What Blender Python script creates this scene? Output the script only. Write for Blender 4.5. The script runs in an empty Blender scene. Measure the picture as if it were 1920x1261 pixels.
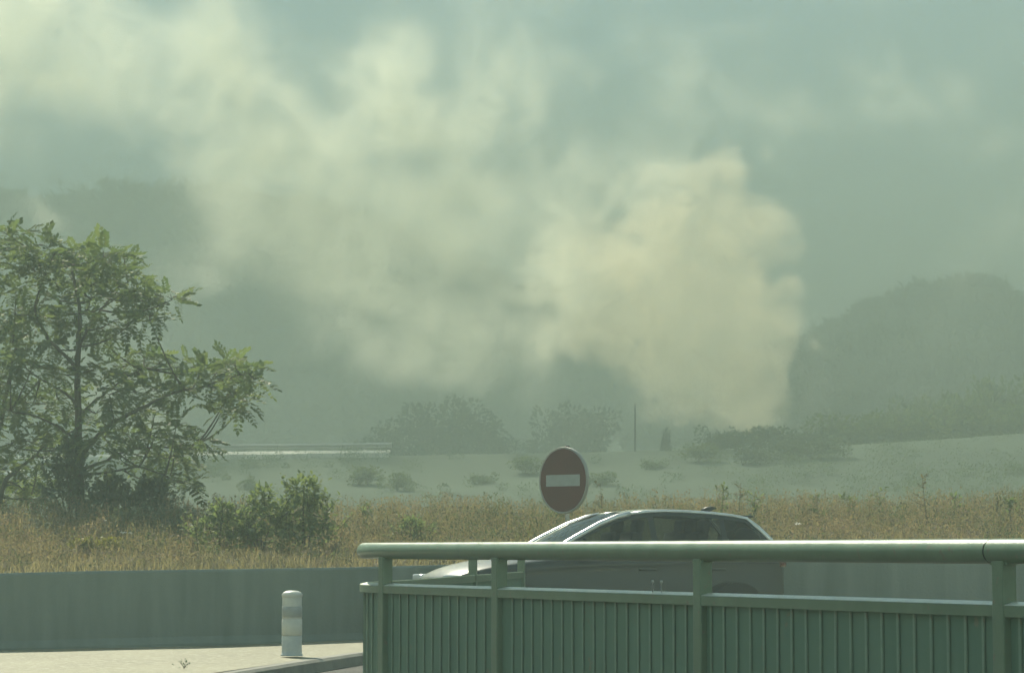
import bpy, bmesh, math, random
from mathutils import Vector, Matrix, Quaternion, noise as mnoise
import numpy as np

# ------------------------------------------------------------------ camera, sky, sun, exposure
scene = bpy.context.scene
C = scene.collection
PI = math.pi
EYE = 1.15                      # camera height over the road
F = 5000.0                      # focal length in photo pixels (1920 wide)
PITCH = math.atan((1030 - 630.5) / F)

cam_d = bpy.data.cameras.new('camera')
cam = bpy.data.objects.new('camera', cam_d)
C.objects.link(cam)
cam.location = (0, 0, EYE)
cam.rotation_euler = (PI / 2 + PITCH, 0, 0)
cam_d.sensor_width = 36.0
cam_d.lens = 36.0 * F / 1920.0
cam_d.clip_start = 0.1
cam_d.clip_end = 5000
scene.camera = cam

SUN_AZ, SUN_EL = math.radians(-21), math.radians(42)     # left of the view axis, beyond the smoke
world = bpy.data.worlds.new('World')
scene.world = world
world.use_nodes = True
wn = world.node_tree
wn.nodes.clear()
w_out = wn.nodes.new('ShaderNodeOutputWorld')
w_bg = wn.nodes.new('ShaderNodeBackground')
w_sky = wn.nodes.new('ShaderNodeTexSky')
w_sky.sky_type = 'NISHITA'
w_sky.sun_disc = False
w_sky.sun_elevation = SUN_EL
w_sky.sun_rotation = SUN_AZ
w_sky.air_density = 1.0
w_sky.dust_density = 0.1
w_sky.ozone_density = 1.0
w_tint = wn.nodes.new('ShaderNodeMix')
w_tint.data_type = 'RGBA'
w_tint.blend_type = 'MULTIPLY'
w_tint.inputs[0].default_value = 1.0
w_tint.inputs[7].default_value = (0.90, 1.0, 0.83, 1)
wn.links.new(w_sky.outputs[0], w_tint.inputs[6])
wn.links.new(w_tint.outputs[2], w_bg.inputs[0])
w_bg.inputs[1].default_value = 0.075
wn.links.new(w_bg.outputs[0], w_out.inputs[0])

sun_d = bpy.data.lights.new('sun', 'SUN')
sun_d.energy = 5.0
sun_d.angle = math.radians(0.5)
sun_d.color = (1.0, 0.95, 0.74)
sun = bpy.data.objects.new('sun', sun_d)
C.objects.link(sun)
to_sun = Vector((math.sin(SUN_AZ) * math.cos(SUN_EL), math.cos(SUN_AZ) * math.cos(SUN_EL), math.sin(SUN_EL)))
sun.rotation_euler = to_sun.to_track_quat('Z', 'Y').to_euler()
sun.location = (-30, 60, 40)

scene.view_settings.view_transform = 'Standard'
scene.view_settings.look = 'None'
scene.view_settings.gamma = 1.0
scene.view_settings.exposure = 1.45
scene.render.engine = 'CYCLES'
cy = scene.cycles
cy.use_denoising = True
cy.denoiser = 'OPENIMAGEDENOISE'
cy.max_bounces = 8
cy.diffuse_bounces = 2
cy.glossy_bounces = 2
cy.transmission_bounces = 4
cy.transparent_max_bounces = 12
cy.volume_bounces = 3
cy.use_adaptive_sampling = True
cy.adaptive_threshold = 0.045
cy.adaptive_min_samples = 24
cy.volume_step_rate = 1.0
cy.volume_max_steps = 256
cy.caustics_reflective = False
cy.caustics_refractive = False

HAZE_DENSITY = 0.0071

def at(u, v, y):
    """world point that the photo shows at pixel (u, v), at the real distance y in front of the camera"""
    cp, sp = math.cos(PITCH), math.sin(PITCH)
    a, b = (u - 960.0) / F, (630.5 - v) / F
    d = Vector((a, cp - b * sp, sp + b * cp))
    return Vector((0, 0, EYE)) + d * (y / d.y)

# ------------------------------------------------------------------ helpers
rng = np.random.default_rng(7)
random.seed(7)

def prop(o, label=None, cat=None, group=None, kind=None):
    for k, v in (('label', label), ('category', cat), ('group', group), ('kind', kind)):
        if v: o[k] = v
    return o

def new_mat(name):
    m = bpy.data.materials.new(name)
    m.use_nodes = True
    m.node_tree.nodes.clear()
    return m, m.node_tree.nodes, m.node_tree.links

def surface(name, c1, c2, rough=0.7, scale=6.0, detail=5, metal=0.0, bump=0.0, bscale=None, spec=0.5, coat=0.0, stretch=(1, 1, 1),
            speck=None, contrast=(0.35, 0.65), coords='Object', rvar=0.0):
    """principled material: two colours mixed by noise, optional third speckle colour (colour, scale, threshold), bump"""
    m, n, l = new_mat(name)
    out = n.new('ShaderNodeOutputMaterial'); b = n.new('ShaderNodeBsdfPrincipled')
    tc = n.new('ShaderNodeTexCoord'); mp = n.new('ShaderNodeMapping')
    mp.inputs['Scale'].default_value = stretch
    l.new(tc.outputs[coords], mp.inputs[0])
    nz = n.new('ShaderNodeTexNoise'); nz.inputs['Scale'].default_value = scale; nz.inputs['Detail'].default_value = detail
    nz.inputs['Roughness'].default_value = 0.6
    l.new(mp.outputs[0], nz.inputs['Vector'])
    mr = n.new('ShaderNodeMapRange'); mr.inputs[1].default_value, mr.inputs[2].default_value = contrast
    l.new(nz.outputs[0], mr.inputs[0])
    mx = n.new('ShaderNodeMix'); mx.data_type = 'RGBA'
    mx.inputs[6].default_value = (*c1, 1); mx.inputs[7].default_value = (*c2, 1)
    l.new(mr.outputs[0], mx.inputs[0])
    col = mx.outputs[2]
    if speck:
        sc, ss, th = speck
        nz2 = n.new('ShaderNodeTexNoise'); nz2.inputs['Scale'].default_value = ss; nz2.inputs['Detail'].default_value = 3
        l.new(tc.outputs[coords], nz2.inputs['Vector'])
        m2 = n.new('ShaderNodeMapRange'); m2.inputs[1].default_value = th; m2.inputs[2].default_value = th + 0.06
        l.new(nz2.outputs[0], m2.inputs[0])
        mx2 = n.new('ShaderNodeMix'); mx2.data_type = 'RGBA'
        l.new(m2.outputs[0], mx2.inputs[0]); l.new(col, mx2.inputs[6]); mx2.inputs[7].default_value = (*sc, 1)
        col = mx2.outputs[2]
    l.new(col, b.inputs['Base Color'])
    b.inputs['Roughness'].default_value = rough
    if rvar:
        m3 = n.new('ShaderNodeMapRange'); m3.inputs[3].default_value = max(rough - rvar, .03); m3.inputs[4].default_value = rough + rvar
        l.new(nz.outputs[0], m3.inputs[0]); l.new(m3.outputs[0], b.inputs['Roughness'])
    b.inputs['Metallic'].default_value = metal
    b.inputs['Specular IOR Level'].default_value = spec
    b.inputs['Coat Weight'].default_value = coat
    b.inputs['Coat Roughness'].default_value = 0.06
    if bump:
        nb = n.new('ShaderNodeTexNoise'); nb.inputs['Scale'].default_value = bscale or scale * 4; nb.inputs['Detail'].default_value = 4
        l.new(tc.outputs[coords], nb.inputs['Vector'])
        bp = n.new('ShaderNodeBump'); bp.inputs['Strength'].default_value = bump; bp.inputs['Distance'].default_value = 0.02
        l.new(nb.outputs[0], bp.inputs['Height']); l.new(bp.outputs[0], b.inputs['Normal'])
    l.new(b.outputs[0], out.inputs['Surface'])
    return m

def leaf_mat(name, c1, c2, trans=0.35, rough=0.5, gloss=0.06):
    """thin leaf: diffuse and translucent, tone varied leaf by leaf with the 'tone' attribute"""
    m, n, l = new_mat(name)
    out = n.new('ShaderNodeOutputMaterial')
    at_ = n.new('ShaderNodeAttribute'); at_.attribute_name = 'tone'
    mx = n.new('ShaderNodeMix'); mx.data_type = 'RGBA'
    mx.inputs[6].default_value = (*c1, 1); mx.inputs[7].default_value = (*c2, 1)
    l.new(at_.outputs['Fac'], mx.inputs[0])
    d = n.new('ShaderNodeBsdfDiffuse'); t = n.new('ShaderNodeBsdfTranslucent'); g = n.new('ShaderNodeBsdfGlossy')
    g.inputs['Roughness'].default_value = rough
    l.new(mx.outputs[2], d.inputs[0])
    br = n.new('ShaderNodeMix'); br.data_type = 'RGBA'; br.blend_type = 'MULTIPLY'; br.inputs[0].default_value = 1
    br.inputs[7].default_value = (1.15, 1.25, 0.7, 1)
    l.new(mx.outputs[2], br.inputs[6]); l.new(br.outputs[2], t.inputs[0])
    a = n.new('ShaderNodeMixShader'); a.inputs[0].default_value = trans
    l.new(d.outputs[0], a.inputs[1]); l.new(t.outputs[0], a.inputs[2])
    b = n.new('ShaderNodeMixShader'); b.inputs[0].default_value = gloss
    l.new(a.outputs[0], b.inputs[1]); l.new(g.outputs[0], b.inputs[2])
    l.new(b.outputs[0], out.inputs['Surface'])
    return m

def link(name, me, parent=None, smooth=False):
    o = bpy.data.objects.new(name, me); C.objects.link(o)
    if parent: o.parent = parent
    if smooth:
        me.polygons.foreach_set('use_smooth', [True] * len(me.polygons))
    return o

def mesh_np(name, V, Fq, mat, tone=None):
    """big mesh out of numpy arrays: V (n,3), Fq (m,3 or 4) faces; tone per face"""
    me = bpy.data.meshes.new(name)
    k = Fq.shape[1]
    me.vertices.add(len(V)); me.vertices.foreach_set('co', V.astype(np.float32).ravel())
    me.loops.add(Fq.size); me.loops.foreach_set('vertex_index', Fq.astype(np.int32).ravel())
    me.polygons.add(len(Fq)); me.polygons.foreach_set('loop_start', (np.arange(len(Fq)) * k).astype(np.int32))
    me.polygons.foreach_set('loop_total', np.full(len(Fq), k, np.int32))
    if tone is not None:
        a = me.attributes.new('tone', 'FLOAT', 'FACE'); a.data.foreach_set('value', tone.astype(np.float32))
    me.materials.append(mat)
    me.update(calc_edges=True)
    return me

def frames(d, up):
    d = d / np.linalg.norm(d, axis=1, keepdims=True)
    y = np.cross(up, d); ln = np.linalg.norm(y, axis=1, keepdims=True); ln[ln < 1e-6] = 1; y /= ln
    z = np.cross(d, y)
    return np.stack([d, y, z], axis=2)           # columns are the axes

def scatter(tv, tf, pos, R, sc):
    """copies of a template (tv, tf) with rotation R, scale sc at pos"""
    n, k = len(pos), len(tv)
    V = np.einsum('nij,kj->nki', R, tv) * np.asarray(sc).reshape(n, 1, -1) + pos[:, None, :]
    Fq = tf[None] + (np.arange(n) * k)[:, None, None]
    return V.reshape(-1, 3), Fq.reshape(-1, tf.shape[1])

def rand_dirs(n, flat=1.0):
    v = rng.normal(size=(n, 3)); v[:, 2] *= flat
    return v / np.linalg.norm(v, axis=1, keepdims=True)

def tube_bm(bm, pts, radii, sides=7, cap=True):
    pts = [Vector(p) for p in pts]
    rings = []; prev = None
    for i, p in enumerate(pts):
        t = (pts[min(i + 1, len(pts) - 1)] - pts[max(i - 1, 0)]).normalized()
        a = prev if prev is not None else (Vector((0, 0, 1)) if abs(t.z) < .9 else Vector((1, 0, 0)))
        x = (a - t * a.dot(t))
        if x.length < 1e-5: x = t.orthogonal()
        x.normalize(); prev = x
        y = t.cross(x); r = radii[i] if not isinstance(radii, (int, float)) else radii
        rings.append([bm.verts.new(p + (x * math.cos(2 * PI * k / sides) + y * math.sin(2 * PI * k / sides)) * r) for k in range(sides)])
    for a, b in zip(rings, rings[1:]):
        for k in range(sides):
            bm.faces.new((a[k], a[(k + 1) % sides], b[(k + 1) % sides], b[k]))
    if cap:
        bm.faces.new(rings[0][::-1]); bm.faces.new(rings[-1])

def box_bm(bm, c, s, M=None):
    """box with centre c and full size s, turned by M"""
    vs = []
    for x in (-.5, .5):
        for y in (-.5, .5):
            for z in (-.5, .5):
                p = Vector((x * s[0], y * s[1], z * s[2]))
                if M: p = M @ p
                vs.append(bm.verts.new(Vector(c) + p))
    for f in ((0, 1, 3, 2), (4, 6, 7, 5), (0, 4, 5, 1), (2, 3, 7, 6), (0, 2, 6, 4), (1, 5, 7, 3)):
        bm.faces.new([vs[i] for i in f])

def lathe_bm(bm, prof, sides=24, axis='z', c=(0, 0, 0)):
    """surface of revolution of (radius, height) points"""
    rings = []
    for r, h in prof:
        ring = []
        for k in range(sides):
            a = 2 * PI * k / sides
            x, y = r * math.cos(a), r * math.sin(a)
            p = {'z': (x, y, h), 'y': (x, h, y), 'x': (h, x, y)}[axis]
            ring.append(bm.verts.new(Vector(c) + Vector(p)))
        rings.append(ring)
    for a, b in zip(rings, rings[1:]):
        for k in range(sides):
            bm.faces.new((a[k], a[(k + 1) % sides], b[(k + 1) % sides], b[k]))
    bm.faces.new(rings[0][::-1]); bm.faces.new(rings[-1])

def fin(bm, name, mat, parent=None, smooth=False, bevel=0.0, kind=None):
    if bevel:
        bmesh.ops.bevel(bm, geom=list(bm.edges), offset=bevel, segments=2, affect='EDGES', profile=.6)
    bmesh.ops.recalc_face_normals(bm, faces=list(bm.faces))
    me = bpy.data.meshes.new(name); bm.to_mesh(me); bm.free()
    for m in (mat if isinstance(mat, (list, tuple)) else [mat]): me.materials.append(m)
    o = link(name, me, parent, smooth)
    if smooth:
        pass
    if kind: o['kind'] = kind
    return o

def empty(name, loc=(0, 0, 0), rz=0.0):
    o = bpy.data.objects.new(name, None); C.objects.link(o)
    o.location = loc; o.rotation_euler = (0, 0, rz); o.empty_display_size = 0.2
    return o

def copy_tree(o, parent=None):
    c = o.copy(); C.objects.link(c); c.parent = parent
    for ch in list(o.children): copy_tree(ch, c)
    return c

# ------------------------------------------------------------------ materials
M = {}
M['ground'] = surface('ground_soil', (0.125, 0.105, 0.055), (0.075, 0.088, 0.04), rough=.95, scale=.12, detail=8, bump=.4, bscale=2.0, spec=.15)
def meadow(m):
    # greener meadow away from the road bank: real change of cover, not of light
    n, l = m.node_tree.nodes, m.node_tree.links
    b_ = next(x for x in n if x.type == 'BSDF_PRINCIPLED'); src = b_.inputs['Base Color'].links[0].from_socket
    g = n.new('ShaderNodeNewGeometry'); sx = n.new('ShaderNodeSeparateXYZ'); l.new(g.outputs['Position'], sx.inputs[0])
    mr = n.new('ShaderNodeMapRange'); mr.inputs[1].default_value = 50; mr.inputs[2].default_value = 90; l.new(sx.outputs[1], mr.inputs[0])
    nz = n.new('ShaderNodeTexNoise'); nz.inputs['Scale'].default_value = .05; nz.inputs['Detail'].default_value = 8; l.new(g.outputs['Position'], nz.inputs['Vector'])
    m2 = n.new('ShaderNodeMapRange'); m2.inputs[1].default_value = .35; m2.inputs[2].default_value = .65; l.new(nz.outputs[0], m2.inputs[0])
    c = n.new('ShaderNodeMix'); c.data_type = 'RGBA'; c.inputs[6].default_value = (.045, .070, .046, 1); c.inputs[7].default_value = (.085, .118, .078, 1); l.new(m2.outputs[0], c.inputs[0])
    mx = n.new('ShaderNodeMix'); mx.data_type = 'RGBA'; l.new(mr.outputs[0], mx.inputs[0]); l.new(src, mx.inputs[6]); l.new(c.outputs[2], mx.inputs[7])
    l.new(mx.outputs[2], b_.inputs['Base Color'])
meadow(M['ground'])
M['asphalt'] = surface('asphalt', (0.045, 0.047, 0.045), (0.07, 0.07, 0.066), rough=.85, scale=1.2, bump=.5, bscale=90, spec=.3)
M['concrete_road'] = surface('pale_concrete', (0.22, 0.207, 0.142), (0.29, 0.273, 0.19), rough=.72, scale=.9, detail=10, bump=.9, bscale=45, stretch=(1, .5, 1),
                             speck=((0.40, 0.38, 0.29), 16.0, .57), contrast=(.3, .7), spec=.35)
M['kerb'] = surface('kerb_stone', (0.20, 0.20, 0.18), (0.28, 0.27, 0.24), rough=.85, scale=5, bump=.3)
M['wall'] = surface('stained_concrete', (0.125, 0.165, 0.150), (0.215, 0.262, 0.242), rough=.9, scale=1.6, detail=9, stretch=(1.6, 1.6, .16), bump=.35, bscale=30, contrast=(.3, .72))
M['rail_green'] = surface('green_paint', (0.135, 0.205, 0.138), (0.185, 0.255, 0.175), rough=.33, scale=6, detail=7, bump=.06, bscale=60, rvar=.12, spec=.5,
                          speck=((0.20, 0.20, 0.15), 28, .63), contrast=(.3, .7))
M['bar_green'] = surface('bar_paint', (0.165, 0.255, 0.19), (0.21, 0.30, 0.225), rough=.45, scale=9, detail=7, speck=((0.24, 0.24, 0.18), 30, .64))
M['panel_green'] = surface('green_sheet', (0.11, 0.20, 0.145), (0.155, 0.245, 0.18), rough=.55, scale=5, detail=8, stretch=(1, 1, .12), rvar=.12, spec=.35, speck=((0.19, 0.21, 0.15), 11, .66))
M['rail_highlight'] = surface('pale_highlight_strip', (0.50, 0.53, 0.46), (0.66, 0.68, 0.60), rough=.35, scale=12, metal=.3)  # pale colour standing in for sunlight along the lower rail's top edge
M['galv'] = surface('galvanised_steel', (0.42, 0.43, 0.42), (0.58, 0.58, 0.56), rough=.42, scale=14, metal=.85)
M['sign_red'] = surface('sign_red', (0.115, 0.034, 0.036), (0.14, 0.042, 0.044), rough=.45, scale=3, detail=7)
M['sign_white'] = surface('sign_white', (0.38, 0.40, 0.40), (0.46, 0.48, 0.47), rough=.5, scale=9)
M['sign_back'] = surface('sign_grey_back', (0.33, 0.33, 0.32), (0.42, 0.42, 0.40), rough=.5, scale=8, metal=.3)
M['white_plastic'] = surface('white_plastic', (0.52, 0.53, 0.50), (0.68, 0.68, 0.64), rough=.45, scale=7, detail=7, speck=((0.42, 0.41, 0.36), 14, .66))
M['band_grey'] = surface('grey_reflector', (0.28, 0.30, 0.31), (0.38, 0.40, 0.40), rough=.35, scale=10)
M['band_blue'] = surface('worn_lower_sleeve', (0.42, 0.47, 0.50), (0.55, 0.58, 0.58), rough=.55, scale=10)
M['paint'] = surface('dark_car_paint', (0.018, 0.027, 0.027), (0.023, 0.032, 0.032), rough=.35, scale=2, coat=.55, spec=.3, metal=.0)
M['paint_gloss'] = surface('polished_car_paint', (0.02, 0.025, 0.028), (0.024, 0.03, 0.033), rough=.16, scale=2, coat=1.0, spec=.6, metal=.5)
M['paint_white'] = surface('white_car_paint', (0.72, 0.72, 0.70), (0.78, 0.78, 0.75), rough=.3, scale=2, coat=1.0)
M['black'] = surface('black_trim', (0.012, 0.012, 0.012), (0.02, 0.02, 0.02), rough=.55, scale=9)
M['rubber'] = surface('tyre_rubber', (0.015, 0.015, 0.015), (0.028, 0.028, 0.027), rough=.85, scale=20)
M['alloy'] = surface('alloy', (0.5, 0.5, 0.5), (0.6, 0.6, 0.6), rough=.3, scale=9, metal=.9)
M['seat'] = surface('seat_cloth', (0.03, 0.03, 0.032), (0.05, 0.05, 0.052), rough=.95, scale=30)
M['sun_glint'] = surface('sun_glint_metal', (0.75, 0.76, 0.74), (0.8, 0.8, 0.78), rough=.32, scale=9, metal=.9)  # bright metal colour imitates sun glare on the dark car's pillars and roof edge
M['chrome'] = surface('bright_trim', (0.7, 0.7, 0.7), (0.75, 0.75, 0.75), rough=.15, scale=9, metal=1.0)
M['lamp_red'] = surface('tail_lens', (0.09, 0.012, 0.012), (0.12, 0.016, 0.016), rough=.12, scale=5, coat=.5)
M['lamp_clear'] = surface('head_lens', (0.5, 0.52, 0.54), (0.6, 0.62, 0.64), rough=.08, scale=5, coat=1)
def glass_mat():
    m, n, l = new_mat('tinted_glass')
    out = n.new('ShaderNodeOutputMaterial')
    t = n.new('ShaderNodeBsdfTransparent'); t.inputs[0].default_value = (0.40, 0.47, 0.45, 1)
    g = n.new('ShaderNodeBsdfGlossy'); g.inputs['Roughness'].default_value = 0.03
    fr = n.new('ShaderNodeFresnel'); fr.inputs[0].default_value = 1.52
    mx = n.new('ShaderNodeMixShader')
    l.new(fr.outputs[0], mx.inputs[0]); l.new(t.outputs[0], mx.inputs[1]); l.new(g.outputs[0], mx.inputs[2])
    l.new(mx.outputs[0], out.inputs['Surface'])
    return m
M['glass'] = glass_mat()
M['bark'] = surface('bark', (0.055, 0.047, 0.036), (0.11, 0.095, 0.075), rough=.95, scale=14, stretch=(1, 1, .2), bump=.6, bscale=40)
M['leaf_tree'] = leaf_mat('leaf_locust', (0.092, 0.132, 0.066), (0.19, 0.22, 0.11), trans=.5, gloss=.03)
M['leaf_dark'] = leaf_mat('leaf_ivy_dark', (0.075, 0.102, 0.078), (0.11, 0.14, 0.10), trans=.4, gloss=.02)
M['leaf_bush'] = leaf_mat('leaf_bush', (0.14, 0.18, 0.10), (0.24, 0.27, 0.155), trans=.5, gloss=.02)
M['leaf_weed'] = leaf_mat('leaf_weed', (0.09, 0.11, 0.072), (0.28, 0.20, 0.165), trans=.5, gloss=.012)
M['leaf_yellow'] = leaf_mat('leaf_yellow', (0.20, 0.19, 0.05), (0.33, 0.29, 0.07), trans=.35)
M['grass'] = leaf_mat('dry_grass', (0.175, 0.15, 0.115), (0.33, 0.255, 0.205), trans=.5, gloss=.03)
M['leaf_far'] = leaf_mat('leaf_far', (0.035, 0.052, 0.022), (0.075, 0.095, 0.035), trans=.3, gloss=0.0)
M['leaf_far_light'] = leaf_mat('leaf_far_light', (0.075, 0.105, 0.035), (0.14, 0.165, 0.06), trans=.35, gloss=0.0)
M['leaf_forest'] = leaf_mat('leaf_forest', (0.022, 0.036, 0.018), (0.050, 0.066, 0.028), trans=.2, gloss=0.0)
M['scrap'] = surface('pale_scrap', (0.60, 0.59, 0.54), (0.72, 0.70, 0.64), rough=.7, scale=20)
M['shed_wall'] = surface('shed_render', (0.55, 0.53, 0.47), (0.66, 0.64, 0.57), rough=.9, scale=3)
M['shed_roof'] = surface('shed_sheet', (0.45, 0.45, 0.43), (0.55, 0.55, 0.52), rough=.6, scale=3)
M['gutter'] = surface('pale_gutter', (0.60, 0.58, 0.50), (0.72, 0.70, 0.62), rough=.8, scale=1.5)

# ================================================================== TERRAIN
def wall_y(x): return 32.75 + 0.295 * 40 * np.tanh(np.asarray(x, float) / 40)
def plane(x): return EYE - 1.043 + 0.0206 * np.clip(x, -30, 30)        # top of the pale concrete road (rises gently to the right)

def sstep(t):
    t = np.clip(t, 0, 1); return t * t * (3 - 2 * t)

_tv = {}
def fbm(x, y, s, seed=0.0, octv=4):
    x = np.asarray(x, float); y = np.asarray(y, float)
    out = np.zeros(np.broadcast(x, y).shape); a = 1.0
    xf, yf = np.broadcast_arrays(x, y)
    for k in range(octv):
        a0 = s * 2 ** k
        out += a * (np.sin(xf * a0 * 1.3 + 1.7 * k + seed + 1.9 * np.sin(yf * a0 * .7 + k + seed)) * np.sin(yf * a0 * 1.1 + 2.3 * k - seed + 1.3 * np.sin(xf * a0 * .9 + seed)))
        a *= .5
    return out / 1.9

HS = 1.35                      # the hills stand this much farther off
def fy(y):
    # far distances (the valley and hills) drawn in
    return np.where(np.asarray(y, float) < 60, y, 60 + (np.asarray(y, float) - 60) * .6)
def fy_inv(y):
    return np.where(np.asarray(y, float) < 60, y, 60 + (np.asarray(y, float) - 60) / .6)
def h_left(x, y):
    r = np.interp(x / HS, [-700, -260, -140, -86, -81, -76, -64, -50, -28, 0, 20, 40, 70], [12, 36, 44, 47.5, 45.5, 48, 49.5, 48.5, 43.5, 31, 20, 9, 0])
    return HS * r * np.interp(y / HS, [290, 350, 400, 450, 560, 700, 1000], [0, .08, .42, 1, .9, .45, .1])
HR = 0.86
def h_right(x, y):
    r = np.interp(x / HR, [-20, 10, 40, 65, 72, 77, 85, 94, 97, 102, 107, 150, 250, 400, 700], [2, 9, 18, 28.5, 31.6, 33.8, 36.2, 38.0, 38.6, 37.6, 35.4, 28, 21, 14, 8])
    return HR * r * np.interp(y / HR, [330, 400, 470, 560, 700, 1000], [0, .12, .40, 1, .7, .2])

def valley(x, y):
    """height over the eye of the valley floor, far bank and hills"""
    f = np.interp(y, [60, 90, 120, 150, 175, 196, 199, 212, 225, 300, 360, 450, 1200], [-1.2, -1.2, .8, 2.6, 4.6, 7.05, 7.2, 7.25, 6.6, 6.8, 8, 10, 16])
    f = f + .019 * np.clip(x, -150, 150) * np.clip(y / 200, 0, 1) + .16 * fbm(x, y, .06, 2.0) * np.clip((y - 60) / 60, 0, 1)
    f = f + 2.6 * sstep((x - 15) / 48) * np.interp(y, [120, 200, 240, 330, 450], [0, .62, 1, 1, .6])
    hl, hr = h_left(x, y), h_right(x, y)
    hill = np.maximum(hl, hr)
    f = f + hill + np.clip(hill / 20, 0, 1) * 1.1 * fbm(x, y, .05, 5.0)
    return f

def ground_z(x, y):
    x = np.asarray(x, float); y = np.asarray(y, float)
    d = (y - wall_y(x))
    berm = plane(x) + .83 + np.interp(d, [.2, 3, 8, 10, 14, 22, 35], [0, .10, .38, .46, .44, -.5, -1.4]) + .05 * fbm(x, y, .9)
    under = plane(x) - .34
    yo = fy_inv(y); r = np.where(y > 1, y / np.maximum(yo, 1), 1.0)
    f = EYE + r * valley(x / r, yo)
    z = np.where(d < .12, under, berm)
    t = sstep((d - 18) / 26)
    return np.where(d < 18, z, z * (1 - t) + f * t)

def gz(x, y): return float(ground_z(x, y))

def build_ground():
    xs = np.unique(np.concatenate([np.arange(-14, 14.01, .5), np.arange(-60, 60.1, 3), np.arange(-150, 150.1, 6), np.linspace(-740, 740, 60)]))
    ds = np.unique(np.concatenate([[-70, -50, -32, -20, -10, -4, -1, 0.06, .17], np.arange(.4, 3, .3), np.arange(3, 30, .7), np.arange(30, 60, 3), np.arange(60, 125, 2.5), np.arange(125, 500, 5), np.linspace(500, 800, 14)]))
    X, D = np.meshgrid(xs, ds)
    Y = D + 32.75 + (wall_y(X) - 32.75) * np.exp(-(D / 60) ** 2) * (D > -1.5) + (D <= -1.5) * (wall_y(X) - 32.75) * np.exp(-((D + 0) / 60) ** 2)
    Z = ground_z(X, Y)
    nx, ny = len(xs), len(ds)
    V = np.stack([X.ravel(), Y.ravel(), Z.ravel()], 1)
    i = np.arange((ny - 1) * (nx - 1)); r, c = i // (nx - 1), i % (nx - 1)
    a = r * nx + c
    Fq = np.stack([a, a + 1, a + nx + 1, a + nx], 1)
    me = mesh_np('ground', V, Fq, M['ground'])
    o = link('ground', me, smooth=True)
    prop(o, 'dry grassy ground rising from the wall to the hazy hills', 'ground', kind='structure')
build_ground()

# ------------------------------------------------------------------ roads and kerb
EDGE = [(-3.6, 19.0), (-2.72, 23.7), (-2.2, 26.2), (-1.70, 28.3), (-1.25, 29.0), (0.2, 29.1), (6, 30.4), (14, 32.5)]   # near edge of the pale concrete
def build_roads():
    bm = bmesh.new()                      # asphalt the camera stands on, 13 cm below the concrete
    xs = [-60, -30, -14, -7, 0, 7, 14, 30, 60]; ys = [-28, -10, 5, 15, 22, 28, 33]
    g = [[bm.verts.new((x, y + (wall_y(x) - 32.75) * max(0, (y - 5) / 28), float(plane(x)) - .13)) for x in xs] for y in ys]
    for a, b in zip(g, g[1:]):
        for k in range(len(xs) - 1): bm.faces.new((a[k], a[k + 1], b[k + 1], b[k]))
    prop(fin(bm, 'asphalt_road', M['asphalt']), 'dark asphalt road in the foreground', 'road', kind='structure')
    bm = bmesh.new()                      # pale concrete slip road up to the wall
    def edge_y(x): return float(np.interp(x, [p[0] for p in EDGE], [p[1] for p in EDGE]))
    xs = [-40, -20, -12, -8, -6, -4.5, -3.6, -3.2, -2.72, -2.2, -1.9, -1.70, -1.45, -1.25, 0.2, 3, 6, 10, 14]
    rows = []
    for x in xs:
        y0 = 19.0 if x <= -3.6 else edge_y(x); y1 = float(wall_y(x)) + .05
        rows.append([bm.verts.new((x, y0 + (y1 - y0) * t, float(plane(x)) + .012 * math.sin(x * 1.3 + t * 3))) for t in (0, .2, .4, .6, .8, 1)])
    for a, b in zip(rows, rows[1:]):
        for k in range(5): bm.faces.new((a[k], b[k], b[k + 1], a[k + 1]))
    prop(fin(bm, 'concrete_road', M['concrete_road'], smooth=True), 'pale sunlit concrete slip road at the foot of the wall', 'road', kind='structure')
    bm = bmesh.new()                      # kerb face along the near edge
    pts = [(-40, 18.95)] + [(x, y) for x, y in EDGE]
    prev = None
    for i, (x, y) in enumerate(pts):
        p0 = Vector((pts[max(i - 1, 0)][0], pts[max(i - 1, 0)][1], 0)); p1 = Vector((pts[min(i + 1, len(pts) - 1)][0], pts[min(i + 1, len(pts) - 1)][1], 0))
        t = (p1 - p0).normalized(); nrm = Vector((t.y, -t.x, 0))
        z = float(plane(x))
        q = [Vector((x, y, z - .004)) - nrm * .03, Vector((x, y, z - .004)) + nrm * .10, Vector((x, y, z - .03)) + nrm * .13, Vector((x, y, z - .2)) + nrm * .14]
        vs = [bm.verts.new(a) for a in q]
        if prev:
            for k in range(3): bm.faces.new((prev[k], vs[k], vs[k + 1], prev[k + 1]))
        prev = vs
    prop(fin(bm, 'kerb', M['kerb']), 'low dark kerb between asphalt and pale concrete', 'kerb', kind='structure')
build_roads()

def build_wall():
    bm = bmesh.new()
    prof = [(-.02, -.15), (-.02, .02), (.03, .10), (.05, .86), (.075, .885), (.27, .885), (.29, .86), (.29, .3)]
    prev = None
    for x in np.arange(-16, 16.01, 1.0):
        y = float(wall_y(x)); z = float(plane(x)) + .012 * math.sin(x * .9)
        vs = [bm.verts.new((x, y + a, z + b)) for a, b in prof]
        if prev:
            for k in range(len(prof) - 1): bm.faces.new((prev[k], vs[k], vs[k + 1], prev[k + 1]))
        prev = vs
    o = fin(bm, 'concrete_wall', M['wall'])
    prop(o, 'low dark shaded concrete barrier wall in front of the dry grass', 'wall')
build_wall()

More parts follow.
